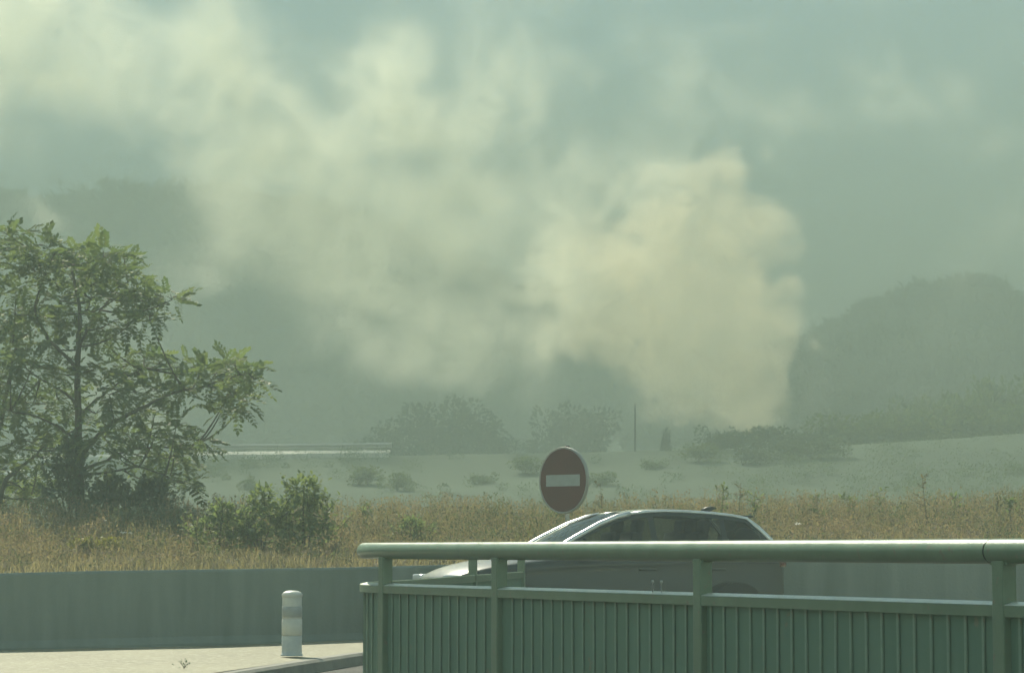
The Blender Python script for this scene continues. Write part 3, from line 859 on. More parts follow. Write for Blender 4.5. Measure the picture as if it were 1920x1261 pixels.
limbs = [([(152, 985, 0), (150, 920, 0), (149, 850, .05), (147, 780, 0), (146, 700, 0), (147, 640, .05), (150, 590, .1), (140, 530, .2), (132, 495, .2)], .085, .016),
         ([(146, 700, 0), (135, 680, -.1), (108, 652, -.3), (80, 618, -.4), (66, 575, -.5), (80, 530, -.6), (88, 500, -.7)], .036, .010),
         ([(147, 655, 0), (163, 622, .2), (182, 590, .4), (205, 560, .5), (212, 545, .5), (240, 528, .6)], .030, .009),
         ([(205, 560, .5), (190, 552, .6), (172, 560, .7), (165, 580, .6)], .014, .008),
         ([(149, 860, 0), (185, 815, -.2), (225, 785, -.5), (275, 760, -.7), (330, 735, -.9), (390, 722, -1.0), (440, 705, -1.1), (468, 700, -1.2)], .045, .008),
         ([(147, 780, 0), (170, 758, .2), (200, 735, .5), (240, 705, .8), (270, 690, .9)], .026, .008),
         ([(149, 880, 0), (190, 868, .3), (235, 845, .6), (290, 838, .9), (340, 838, 1.1), (372, 830, 1.2)], .032, .008),
         ([(150, 890, 0), (200, 885, -.3), (260, 875, -.7), (310, 890, -.9)], .026, .008),
         ([(147, 760, 0), (120, 735, .4), (85, 715, .7), (50, 690, .9), (25, 640, 1.0)], .028, .009),
         ([(149, 830, 0), (110, 800, -.5), (65, 780, -.9), (20, 770, -1.1)], .026, .009)]
leafy_tree('locust_tree', 'tall open tree with drooping feathery leaves at left', 'tree', limbs, clumps, YT, 40, FROND, .35, M['leaf_tree'], 1.5, b0)

YL = 46.0
bl0 = at(-8, 975, YL); bl0.z = gz(bl0.x, YL)
cl2 = [(-30, 470, 50, 40), (-60, 540, 60, 40), (-20, 620, 40, 40), (-60, 700, 60, 50), (-20, 780, 40, 40), (-60, 860, 60, 50), (10, 880, 34, 24), (40, 900, 30, 22), (70, 880, 28, 18), (50, 930, 36, 22), (90, 930, 28, 20), (15, 935, 30, 22), (95, 852, 26, 16), (-40, 930, 50, 30)]
lm2 = [([(-8, 985, 0), (-2, 940, 0), (12, 900, -.1), (40, 875, -.3), (75, 845, -.4), (100, 825, -.5)], .060, .012),
       ([(-2, 940, 0), (-10, 850, .2), (5, 770, .3), (16, 715, .3), (27, 660, .3), (50, 610, .3), (70, 570, .3), (82, 530, .3)], .050, .012),
       ([(-10, 850, .2), (-40, 760, .3), (-50, 650, .3), (-30, 520, .4), (-30, 470, .4)], .040, .012),
       ([(12, 900, -.1), (35, 912, -.3), (60, 925, -.4)], .02, .008)]
leafy_tree('slender_tree', 'forked slender tree cut by the left edge of the picture', 'tree', lm2, cl2, YL, 40, FROND, .35, M['leaf_tree'], .9, bl0)

def shrub(name, label, u, vtop, vbot, y0, ru, mat, leaf=.07, dens=900, lobes=None, group=None, shoots=26):
    """bush with several lobes of leaves on thin stems"""
    base = at(u, vbot, y0); base.z = gz(base.x, base.y)
    root = empty(name, base); prop(root, label, 'bush', group)
    topz = at(u, vtop, y0).z - base.z; rx = ru / F * y0
    lobes = lobes or [(0, .62, .75, .42), (-.45, .45, .6, .4), (.45, .48, .6, .4), (0, .3, .9, .32), (-.2, .75, .4, .25), (.25, .78, .35, .22)]
    bm = bmesh.new(); pos, dirs = [], []
    for (lx, lz, lr, lh) in lobes:
        c = np.array([lx * rx, rng.uniform(-.35, .35) * rx, lz * topz]); R3 = np.array([lr * rx * .75, lr * rx * .65, lh * topz * .62])
        tube_bm(bm, bez((rng.uniform(-.1, .1) * rx, 0, -.05), c, (0, 0, .1 * topz), 5), [.014, .012, .010, .008, .005], 5)
        n = int(dens / len(lobes)); d = rand_dirs(n); r = rng.uniform(.35, 1.05, n) ** .6
        lump = 1 + .30 * np.sin(d[:, 0] * 9 + lx * 7) * np.sin(d[:, 2] * 8 + lz * 5) + np.maximum(0, rng.normal(size=n)) * .22
        p = c + d * (r * lump)[:, None] * R3; p[:, 2] = np.maximum(p[:, 2], .02)
        pos.append(p); dirs.append(d + rng.normal(size=(n, 3)) * .6 + np.array([0, 0, .25]))
        for q in range(4):
            e = c + rand_dirs(1)[0] * R3 * .9
            tube_bm(bm, bez(c, e, (0, 0, .03), 4), [.006, .005, .004, .002], 4, cap=False)
    for q in range(shoots):                                # single shoots that stick out of the outline
        a = rng.uniform(-1, 1); b_ = np.array([a * rx * .9, rng.uniform(-.5, .5) * rx, rng.uniform(.35, .8) * topz * (1 - .35 * abs(a))])
        e = b_ + np.array([rng.normal() * .10 + a * .12, rng.normal() * .08, rng.uniform(.12, .34) * topz])
        tube_bm(bm, [b_, (b_ + e) / 2, e], [.006, .004, .002], 4, cap=False)
        m_ = 16; t = rng.uniform(.1, 1.05, m_)[:, None]
        pos.append(b_ + (e - b_) * t + rng.normal(size=(m_, 3)) * .012); dirs.append(rand_dirs(m_) + np.array([0, 0, .5]))
    fin(bm, 'stem', M['bark'], root)
    pos, dirs = np.concatenate(pos), np.concatenate(dirs)
    V, Fq = scatter(*LEAF2, pos, frames(dirs, np.tile([0, 0, 1.0], (len(pos), 1)) + rng.normal(size=(len(pos), 3)) * .4), np.repeat((rng.uniform(.6, 1.3, len(pos)) * leaf)[:, None], 3, 1))
    f = link('foliage', mesh_np('foliage', V, Fq, mat, np.clip(np.repeat(rng.beta(2, 2, len(pos)), 2), 0, 1)), root); f['kind'] = 'stuff'
    return root

shrub('dark_shrub', 'dense dark ivy clump wrapped round the foot of the tall tree', 130, 800, 975, 43.6, 48, M['leaf_dark'], .085, 1500)
shrub('dark_shrub', 'low dark shrub just right of the tall tree trunk', 205, 885, 985, 43.0, 58, M['leaf_dark'], .085, 1500)
shrub('dark_shrub', 'dark rounded shrub second to the right of the tall tree trunk', 282, 890, 985, 43.2, 52, M['leaf_dark'], .085, 1300)
shrub('leafy_bush', 'round-topped green bush, tallest behind the wall', 570, 888, 1060, 36.4, 58, M['leaf_bush'], .065, 1800,
      [(0, .82, .75, .26), (-.1, .55, .9, .36), (.35, .5, .7, .34), (-.5, .4, .7, .34), (.1, .25, 1.1, .3)])
shrub('leafy_bush', 'pointed green bush left of the round-topped one', 490, 908, 1062, 36.0, 60, M['leaf_bush'], .06, 1500,
      [(0, .80, .5, .25), (-.2, .5, .8, .36), (.35, .55, .6, .34), (-.45, .35, .7, .3), (.1, .22, 1.1, .26)])
shrub('leafy_bush', 'low sprawling green bush left of the pointed bush', 412, 938, 1062, 36.2, 66, M['leaf_bush'], .055, 1300,
      [(.1, .80, .4, .22), (-.3, .5, .7, .3), (.35, .5, .7, .34), (0, .25, 1.1, .28)])
shrub('leafy_bush', 'small green bush low in the dry grass right of the tall one', 770, 965, 1050, 38.0, 40, M['leaf_bush'], .05, 600, shoots=14)
shrub('leafy_bush', 'pale grey-green low shrub between tree and green bushes', 290, 945, 1015, 40.5, 80, leaf_mat('leaf_sage', (0.10, 0.13, 0.085), (0.19, 0.21, 0.15), .3), .06, 2400,
      [(-.8, .5, .5, .45), (-.3, .6, .5, .45), (.2, .55, .5, .4), (.7, .6, .5, .42), (0, .25, 1.1, .3)])
shrub('yellow_weed', 'small clump of yellow weeds in the grass under the tall tree', 160, 1008, 1045, 36.0, 26, M['leaf_yellow'], .045, 420)
shrub('yellow_weed', 'second small yellow weed clump, just right of the first', 200, 1006, 1040, 36.3, 22, M['leaf_yellow'], .045, 320)

# dry grass on the bank: one mass of bent blades
def build_grass():
    n = 190000
    x = rng.uniform(-11.5, 12.5, n); d = .32 + rng.beta(1.1, 1.4, n) * 14
    y = wall_y(x) + d
    patch = fbm(x, y, 1.1, 3.0)
    keep = rng.uniform(size=n) < .62 + .5 * patch
    x, y, d, patch = x[keep], y[keep], d[keep], patch[keep]; n = len(x)
    h = np.interp(d, [.3, 1.0, 3, 8, 11, 15], [.08, .12, .16, .19, .20, .18]) * rng.uniform(.4, 1.5, n) * (1 + .35 * fbm(x, y, .7, 8.0))
    z = ground_z(x, y) - .02
    ang = rng.uniform(0, 2 * PI, n); lean = rng.uniform(.15, 1.25, n)
    dx, dy = np.cos(ang), np.sin(ang)
    w = .0035 + .0045 * rng.uniform(size=n)
    b = np.stack([x, y, z], 1); side = np.stack([-dy, dx, 0 * dx], 1) * w[:, None]
    mid = b + np.stack([dx * lean * h * .25, dy * lean * h * .25, h * .6], 1)
    tip = b + np.stack([dx * lean * h, dy * lean * h, h * (1 - .25 * lean)], 1)
    V = np.stack([b - side, b + side, mid + side * .8, mid - side * .8, tip + side * .2, tip - side * .2], 1).reshape(-1, 3)
    i = (np.arange(n) * 6)[:, None]
    Fq = np.concatenate([i + np.array([[0, 1, 2, 3]]), i + np.array([[3, 2, 4, 5]])], 1).reshape(-1, 4)
    tone = np.clip(.5 + .55 * fbm(x, y, .8, 1.0) + .25 * fbm(x, y, 3.1, 4.0) + rng.normal(size=n) * .16, 0, 1)
    o = link('dry_grass', mesh_np('dry_grass', V, Fq, M['grass'], np.repeat(tone, 2)))
    prop(o, 'dry straw-coloured grass covering the bank behind the wall', 'grass', kind='stuff')
build_grass()

# low leafy growth on the top of the bank
def build_undergrowth():
    n = 7000
    x = rng.uniform(-10.5, 12.5, n); d = .9 + rng.beta(1.6, 1.0, n) * 12.5; y = wall_y(x) + d
    keep = fbm(x, y, .5, 4.0) + rng.normal(size=n) * .4 + (d - 3) * .12 > -.25
    x, y, d = x[keep], y[keep], d[keep]; n = len(x); z = ground_z(x, y)
    hgt = rng.uniform(.45, 1.15, n) * np.interp(d, [1, 3, 6, 9, 13.5], [.16, .28, .42, .55, .58]) * (1 + .35 * fbm(x, y, .9, 2.0))
    k = 40
    lean = rng.normal(size=(n, 2)) * .16
    t = rng.beta(1.7, 1.1, n * k)
    px = np.repeat(x, k) + np.repeat(lean[:, 0] * hgt, k) * t + rng.normal(size=n * k) * .055; py = np.repeat(y, k) + np.repeat(lean[:, 1] * hgt, k) * t + rng.normal(size=n * k) * .055
    pz = np.repeat(z, k) + np.repeat(hgt, k) * t
    pos = np.stack([px, py, pz], 1); dr = rand_dirs(n * k) + np.array([0, 0, .35])
    V, Fq = scatter(*LEAF, pos, frames(dr, np.tile([0, 0, 1.0], (n * k, 1))), np.repeat(rng.uniform(.020, .055, n * k)[:, None], 3, 1))
    tone = np.clip(np.repeat(.50 + .65 * fbm(x, y, .7, 9.0) + rng.normal(size=n) * .28, k) + rng.normal(size=n * k) * .10, 0, 1)
    # thin stems
    S = np.repeat(rng.uniform(.003, .006, n)[:, None], 3, 1) * np.array([1, .2, 0])
    b0_ = np.stack([x, y, z - .03], 1); t0_ = np.stack([x + lean[:, 0] * hgt, y + lean[:, 1] * hgt, z + hgt], 1)
    SV = np.stack([b0_ - S, b0_ + S, t0_ + S * .5, t0_ - S * .5], 1).reshape(-1, 3)
    SF = (np.arange(n) * 4)[:, None] + np.arange(4)[None] + len(V)
    o = link('undergrowth', mesh_np('undergrowth', np.concatenate([V, SV]), np.concatenate([Fq, SF]), M['leaf_weed'], np.concatenate([tone, np.full(n, .7)])))
    prop(o, 'brownish tangle of low weeds along the top of the bank', 'weeds', kind='stuff')
build_undergrowth()

# tall weeds one can tell apart on the skyline of the bank
def weed(label, u, vtop, y0, style):
    base = at(u, 985, y0); base.z = gz(base.x, base.y) - .03
    root = empty('tall_weed', base); prop(root, label, 'weed', 'tall weeds on the bank')
    H = at(u, vtop, y0).z - base.z
    bm = bmesh.new(); pos, dirs, sc = [], [], []
    lean = Vector((rng.uniform(-.12, .12), rng.uniform(-.1, .1), 0)) * H
    main = bez((0, 0, 0), Vector((0, 0, H)) + lean, (0, 0, 0), 6)
    tube_bm(bm, main, [.010, .009, .008, .006, .004, .002], 5)
    for q in range(9 if style else 6):
        t = rng.uniform(.35, .98); a = main[0].lerp(main[-1], t); d = rand_dirs(1, .3)[0]; L_ = H * rng.uniform(.10, .24)
        e = a + Vector((d[0] * L_, d[1] * L_, L_ * .5))
        tube_bm(bm, [a, a.lerp(e, .5) + Vector((0, 0, -.01)), e], [.004, .003, .002], 4, cap=False)
        for r in range(7):
            pp = a.lerp(e, rng.uniform(.2, 1.05)); pos.append(np.array(pp)); dirs.append(rand_dirs(1)[0] + np.array([d[0], d[1], .3])); sc.append(rng.uniform(.04, .09) * (1.2 if style else .8))
    for r in range(26):
        pp = main[0].lerp(main[-1], rng.uniform(.25, 1.0)); pos.append(np.array(pp)); dirs.append(rand_dirs(1)[0] + np.array([0, 0, .3])); sc.append(rng.uniform(.04, .08))
    fin(bm, 'stem', M['bark'], root)
    pos, dirs = np.array(pos), np.array(dirs)
    V, Fq = scatter(*LEAF, pos, frames(dirs, np.tile([0, 0, 1.0], (len(pos), 1))), np.repeat(np.array(sc)[:, None], 3, 1))
    f = link('foliage', mesh_np('foliage', V, Fq, M['leaf_bush' if style else 'leaf_weed'], rng.uniform(0, .8, len(pos))), root); f['kind'] = 'stuff'
W = [(915, 'brown weed tuft', 943, 0), (1132, 'leaning stalk just right of the no-entry sign', 905, 0), (1350, 'leaning forked weed above the rear of the car roof', 908, 1), (1383, 'tall thin spike above the rear of the car roof', 905, 0),
     (1412, 'bushy weed just right of the tall thin spike', 922, 1), (1530, 'broad weed right of the car', 926, 1), (1595, 'weed second to the right of the car', 930, 1), (1650, 'spreading weed with bent stems right of the car', 918, 1),
     (1740, 'tallest weed spike on the bank toward the right edge', 893, 0), (1790, 'leafy weed just right of the tallest spike', 930, 1), (1868, 'narrow weed near the right edge of the picture', 926, 0), (1895, 'leafy weed at the right edge of the picture', 932, 1),
     (690, 'low weed right of the green bushes', 945, 1), (1040, 'short weed under the no-entry sign', 950, 1)]
for u, lb, vt, st in W:
    lb2 = lb if len(lb.split()) > 3 else lb + ' left of the no-entry sign'
    weed(lb2, u, vt, rng.uniform(41.0, 43.5), st)

# small weed growing on the concrete, scraps in the grass
p = at(345, 1256, 25.0); p.z = float(plane(p.x)) + .005
root = empty('small_weed', p); prop(root, 'tiny weed sprouting from the pale concrete road', 'weed')
bm = bmesh.new()
for k in range(5):
    a = k * 1.26; tube_bm(bm, bez((0, 0, 0), (.055 * math.cos(a), .055 * math.sin(a), .05 + .02 * (k % 2)), (0, 0, .03), 4), [.003, .003, .002, .001], 4)
fin(bm, 'stem', M['bark'], root)
pos = rng.normal(size=(34, 3)) * np.array([.04, .04, .018]) + np.array([0, 0, .05]); pos[:, 2] = np.abs(pos[:, 2])
V, Fq = scatter(*LEAF, pos, frames(rand_dirs(34), np.tile([0, 0, 1.0], (34, 1))), np.full((34, 3), .028))
f = link('foliage', mesh_np('foliage', V, Fq, M['leaf_dark'], rng.uniform(0, 1, 34)), root); f['kind'] = 'stuff'
for u, v, y0, L_, a, lb in ((50, 986, 40.5, .11, .5, 'pale scrap in the dry grass at far left below the slender tree'), (97, 988, 40.3, .12, -.9, 'pale bent scrap in the grass left of the tall tree'), (237, 999, 38.6, .17, -.1, 'long pale scrap lying in the grass right of the tall tree'),
                         (1496, 982, 39.5, .10, .0, 'small pale scrap in the dry grass right of the car')):
    q = at(u, v, y0); g = gz(q.x, y0); q.z = max(g + .12, q.z)
    bm = bmesh.new(); prev = None
    for k in range(6):
        t = k / 5 - .5; c = Vector((t * L_ * math.cos(a), .01 * math.sin(k * 2), t * L_ * math.sin(a) + .012 * math.cos(k * 3)))
        vs = [bm.verts.new(c + Vector((0, -.025, -.006))), bm.verts.new(c + Vector((0, .025, .014))), bm.verts.new(c + Vector((0, .02, .02))), bm.verts.new(c + Vector((0, -.03, 0)))]
        if prev:
            for m_ in range(4): bm.faces.new((prev[m_], prev[(m_ + 1) % 4], vs[(m_ + 1) % 4], vs[m_]))
        else: bm.faces.new(vs)
        prev = vs
    bm.faces.new(prev[::-1])
    o = fin(bm, 'scrap', M['scrap']); o.location = q; prop(o, lb, 'scrap', 'pale scraps in the grass')

# ================================================================== FAR BANK: gutter, guardrail, mast, conifer, shrubs, trees
def build_far_bank():
    xs = np.arange(-41, -6.0, 1.5)
    bm = bmesh.new(); prev = None
    for x in xs:
        vs = [bm.verts.new((x, y, gz(x, y) + dz)) for y, dz in ((140.9, -.1), (141.0, .22), (142.5, .30), (142.6, -.1))]
        if prev:
            for k in range(3): bm.faces.new((prev[k], vs[k], vs[k + 1], prev[k + 1]))
        prev = vs
    prop(fin(bm, 'far_track', M['gutter']), 'narrow pale sunlit track along the top of the far bank', 'track', kind='structure')
    root = empty('guardrail', (-34, 144.6, gz(-34, 144.6))); prop(root, 'long metal guardrail along the top of the far bank', 'guardrail')
    B = root.location
    bm = bmesh.new(); prev = None
    for x in xs:
        g = gz(x, 144.6)
        prof = [(0, .44), (-.06, .48), (-.06, .54), (0, .59), (-.06, .64), (-.06, .70), (0, .75), (.02, .74), (-.03, .68), (.02, .59), (-.03, .50), (.02, .45)]
        vs = [bm.verts.new(Vector((x, 144.6 + a, g + b)) - B) for a, b in prof]
        if prev:
            for k in range(len(prof)): bm.faces.new((prev[k], vs[k], vs[(k + 1) % len(prof)], prev[(k + 1) % len(prof)]))
        else: bm.faces.new(vs)
        prev = vs
    bm.faces.new(prev[::-1])
    fin(bm, 'beam', M['galv'], root)
    for x in xs[::2]:
        bm = bmesh.new(); g = gz(x, 144.6); box_bm(bm, Vector((x, 144.68, g + .3)) - B, (.10, .05, .9)); fin(bm, 'post', M['galv'], root)
    # mast
    b = at(1191, 838, 146); b.z = gz(b.x, 146)
    root = empty('mast', b); prop(root, 'thin lone mast standing on the far bank in front of the smoke', 'mast')
    H = at(1191, 758, 146).z - b.z
    bm = bmesh.new(); tube_bm(bm, [(0, 0, -.2), (0, 0, H * .6), (0, 0, H)], [.07, .055, .035], 8); fin(bm, 'pole', M['black'], root)
    bm = bmesh.new(); box_bm(bm, (0, 0, H * .93), (.22, .04, .04)); fin(bm, 'crossarm', M['galv'], root)
build_far_bank()

def leaf_crown(shape, n, leaf, seed):
    """far crown, unit height; shape: list of lobes (x, y, z, r)"""
    r_ = np.random.default_rng(seed); P_, D_ = [], []
    tot = sum(l[3] ** 2 for l in shape)
    for (x, y, z, r) in shape:
        k = int(n * r * r / tot) + 4
        d = r_.normal(size=(k, 3)); d /= np.linalg.norm(d, axis=1, keepdims=True)
        lump = 1 + .25 * np.sin(d[:, 0] * 6 + x * 20) * np.sin(d[:, 2] * 7 + z * 11)
        P_.append(np.array([x, y, z]) + d * (r * lump * r_.uniform(.5, 1.05, k) ** .5)[:, None]); D_.append(d + r_.normal(size=(k, 3)) * .5)
    P_, D_ = np.concatenate(P_), np.concatenate(D_); k = len(P_)
    up = r_.normal(size=(k, 3)) * .5 + np.array([0, 0, 1.0])
    V, Fq = scatter(*LEAF2, P_, frames(D_, up), np.repeat((r_.uniform(.6, 1.4, k) * leaf)[:, None], 3, 1))
    return V, Fq, np.clip(np.repeat(r_.beta(2, 2, k), 2), 0, 1)

def lobes_for(seed, kind):
    r_ = random.Random(seed); L = []
    if kind == 'round':
        for k in range(13):
            a = r_.uniform(0, 2 * PI); q = r_.uniform(.05, .30); L.append((q * math.cos(a), q * math.sin(a), r_.uniform(.38, .86), r_.uniform(.11, .19)))
    elif kind == 'bush':
        for k in range(14):
            a = r_.uniform(0, 2 * PI); q = r_.uniform(.05, .62); L.append((q * math.cos(a), q * math.sin(a), r_.uniform(.15, .80 - .35 * q), r_.uniform(.16, .28)))
    else:
        for k in range(12):
            z = .1 + .85 * k / 12; w = .22 * (1 - z) + .03
            L.append((r_.uniform(-.06, .06), r_.uniform(-.06, .06), z, w))
    return L

FAR = {}
for kind, mats, n, leaf in (('round', ('leaf_far', 'leaf_far_light', 'leaf_forest'), 1500, .055), ('bush', ('leaf_far', 'leaf_far_light'), 1100, .085), ('spire', ('leaf_far', 'leaf_forest'), 700, .06)):
    for mt in mats:
        for sd in range(3):
            V, Fq, tn = leaf_crown(lobes_for(sd * 31 + len(kind), kind), n, leaf, sd + 5)
            FAR[kind, mt, sd] = mesh_np('crown', V, Fq, M[mt], tn)
bm = bmesh.new(); tube_bm(bm, [(0, 0, -.06), (.01, 0, .25), (0, .01, .5), (.01, 0, .75)], [.026, .02, .014, .006], 7)
for k in range(7):
    a = k * 2.4; tube_bm(bm, [(0, 0, .28 + .05 * k), (.10 * math.cos(a), .10 * math.sin(a), .42 + .055 * k), (.2 * math.cos(a), .2 * math.sin(a), .5 + .05 * k)], [.010, .007, .003], 5)
bmesh.ops.recalc_face_normals(bm, faces=list(bm.faces))
FAR_TRUNK = bpy.data.meshes.new('trunk'); bm.to_mesh(FAR_TRUNK); bm.free(); FAR_TRUNK.materials.append(M['bark'])
_cnt = [0]
def far_tree(name, label, x, y, H, wid=1.0, kind='round', mt='leaf_far', group=None, cat=None):
    _cnt[0] += 1
    root = empty(name, (x, y, gz(x, y) - .05), rng.uniform(0, 6.28)); root.scale = (H * wid, H * wid, H)
    prop(root, label, cat or ('bush' if kind == 'bush' else 'tree'), group)
    link('trunk', FAR_TRUNK, root)
    c = link('crown', FAR[kind, mt, _cnt[0] % 3], root); c['kind'] = 'stuff'
    return root
def far_at(name, label, u, vtop, y, wpx, kind='round', mt='leaf_far', group=None, hmin=1.0, hmax=16):
    y = float(fy(y)); q = at(u, vtop, y); H = min(max(q.z - gz(q.x, y), hmin), hmax)
    full = {'round': .80, 'bush': 1.35, 'spire': .5}[kind]
    H = max(H, .45 * wpx / F * y)
    return far_tree(name, label, q.x, y, H / .98, (wpx / F * y) / (H * full), kind, mt, group)

ORD = 'leftmost second third fourth fifth sixth seventh eighth ninth tenth eleventh twelfth thirteenth fourteenth fifteenth sixteenth seventeenth eighteenth'.split()
def row(name, what, items, kind, mt, group, hmin, hmax):
    items = sorted(items)
    if name == 'hazy_tree': items = [(u, v + 45, w * 1.2, y + 30) for u, v, w, y in items]
    for i, (u, v, w, y) in enumerate(items):
        n_ = 'leftmost' if i == 0 else 'rightmost' if i == len(items) - 1 else ORD[i] + ' from left'
        far_at(name, n_ + ' of the ' + what, u, v, y, w, kind, mt, group, hmin, hmax)

far_at('small_conifer', 'small lone conifer on the far bank left of the shrubs', 1250, 795, 205, 24, 'spire', 'leaf_forest')
far_at('bank_shrub', 'leafy shrub at the left end of the group before the smoke', 1345, 788, 206, 72, 'bush', 'leaf_far')
far_at('bank_shrub', 'low middle shrub of the group before the smoke', 1392, 802, 207, 60, 'bush', 'leaf_far')
far_at('bank_shrub', 'round-headed shrub of the group at the foot of the plume', 1428, 789, 206, 56, 'bush', 'leaf_far')
far_at('bank_shrub', 'rightmost shrub of the group at the foot of the plume', 1474, 806, 208, 60, 'bush', 'leaf_far')
row('hazy_tree', 'hazy dark trees behind the far bank', ((640, 795, 70, 249), (690, 780, 80, 255), (745, 745, 90, 253), (800, 715, 100, 259), (855, 705, 100, 255), (905, 730, 80, 251), (950, 775, 70, 257), (1050, 715, 90, 255), (1100, 725, 90, 251), (1005, 780, 60, 249),
                   (540, 800, 80, 291), (590, 805, 70, 285), (470, 805, 80, 289), (410, 790, 90, 293)), 'round', 'leaf_forest', 'hazy trees behind the far bank', 1, 16)
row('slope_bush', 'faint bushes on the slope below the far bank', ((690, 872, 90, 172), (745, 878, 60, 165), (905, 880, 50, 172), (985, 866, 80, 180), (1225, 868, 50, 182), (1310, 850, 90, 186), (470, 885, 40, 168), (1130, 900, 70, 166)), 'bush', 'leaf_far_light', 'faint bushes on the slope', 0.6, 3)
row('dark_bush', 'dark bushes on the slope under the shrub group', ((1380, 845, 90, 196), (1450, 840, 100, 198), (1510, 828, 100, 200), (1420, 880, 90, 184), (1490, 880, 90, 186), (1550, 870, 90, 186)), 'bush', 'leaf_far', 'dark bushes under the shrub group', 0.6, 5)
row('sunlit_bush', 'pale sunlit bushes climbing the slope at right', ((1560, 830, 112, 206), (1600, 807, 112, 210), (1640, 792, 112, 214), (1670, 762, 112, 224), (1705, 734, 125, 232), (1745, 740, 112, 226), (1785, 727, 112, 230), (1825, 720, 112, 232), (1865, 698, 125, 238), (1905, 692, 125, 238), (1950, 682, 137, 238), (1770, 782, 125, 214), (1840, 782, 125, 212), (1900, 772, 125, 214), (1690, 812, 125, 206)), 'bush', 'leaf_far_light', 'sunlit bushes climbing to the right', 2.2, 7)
row('dim_tree', 'dim trees in the wood below the right-hand hill', ((1500, 655, 90, 372), (1545, 640, 80, 378), (1590, 632, 80, 384), (1635, 612, 90, 388), (1690, 618, 110, 384), (1735, 645, 80, 376), (1780, 668, 60, 372), (1815, 642, 70, 384), (1868, 646, 50, 380), (1560, 690, 90, 350), (1640, 690, 90, 352), (1720, 700, 90, 350), (1500, 710, 90, 345), (1920, 620, 60, 378), (1600, 735, 90, 320), (1680, 735, 90, 322), (1530, 760, 90, 310)), 'round', 'leaf_forest', 'dim wood below the right-hand hill', 3, 15)

def build_scrub():
    r_ = np.random.default_rng(21); n = 800
    x = r_.uniform(-34, 40, n); y = r_.uniform(98, 141, n)
    k = fbm(x, y, .16, 6.0) + r_.normal(size=n) * .25 + np.clip((x - 8) / 14, 0, 1) * .7 > .12
    x, y = x[k], y[k]; n = len(x); H = r_.uniform(.25, .95, n) * np.where(x > 8, 1.6, 1.1); q = 170
    d = r_.normal(size=(n, q, 3)); d /= np.linalg.norm(d, axis=2, keepdims=True)
    pos = np.stack([x, y, ground_z(x, y) + H * .35], 1)[:, None, :] + d * (np.stack([H * .8, H * .8, H * .55], 1)[:, None, :] * r_.uniform(.4, 1.05, (n, q, 1)))
    pos = pos.reshape(-1, 3); m = len(pos); dr = (d + r_.normal(size=d.shape) * .5 + np.array([0, 0, .2])).reshape(-1, 3)
    V, Fq = scatter(*LEAF, pos, frames(dr, np.tile([0, 0, 1.0], (m, 1)) + r_.normal(size=(m, 3)) * .4), np.repeat((r_.uniform(.5, 1.3, m) * .085)[:, None], 3, 1))
    tone = np.clip(np.repeat(r_.beta(1.4, 1.4, n), q) + r_.normal(size=m) * .1, 0, 1)
    prop(link('scrub', mesh_np('scrub', V, Fq, leaf_mat('leaf_scrub', (0.075, 0.105, 0.065), (0.125, 0.155, 0.098), .45, gloss=0.0), tone)), 'patchy low scrub over the hazy slope below the far bank', 'scrub', kind='stuff')
build_scrub()

def build_shed():
    # pale little building among the dim trees
    best = min(((abs(at(1843, 694, y).z - gz(at(1843, 694, y).x, y)), y) for y in np.arange(200, 320, 1.0)))
    y = float(best[1]); q = at(1843, 694, y)
    root = empty('shed', (q.x, y, gz(q.x, y) - .1), .25); prop(root, 'small pale shed among the dim trees below the right-hand hill', 'shed')
    w, dp, h, rf = 33 / F * y * .9, 2.4, 18 / F * y, .5
    bm = bmesh.new()
    prof = [(-w / 2, 0), (w / 2, 0), (w / 2, h), (0, h + rf), (-w / 2, h)]
    f0 = [bm.verts.new((a, -dp / 2, b)) for a, b in prof]; f1 = [bm.verts.new((a, dp / 2, b)) for a, b in prof]
    bm.faces.new(f0); bm.faces.new(f1[::-1])
    for k in range(5): bm.faces.new((f0[k], f1[k], f1[(k + 1) % 5], f0[(k + 1) % 5]))
    fin(bm, 'wall', M['shed_wall'], root)
    for s in (-1, 1):
        bm = bmesh.new(); L_ = math.hypot(w / 2 + .2, rf); ang = math.atan2(rf, w / 2)
        box_bm(bm, (s * (w / 4 + .05), 0, h + rf / 2 + .02), (L_, dp + .3, .06), Matrix.Rotation(s * ang, 3, 'Y')); fin(bm, 'roof', M['shed_roof'], root)
    bm = bmesh.new(); box_bm(bm, (.3, -dp / 2 - .02, h * .42), (.8, .05, h * .8)); fin(bm, 'door', M['sign_back'], root)
build_shed()

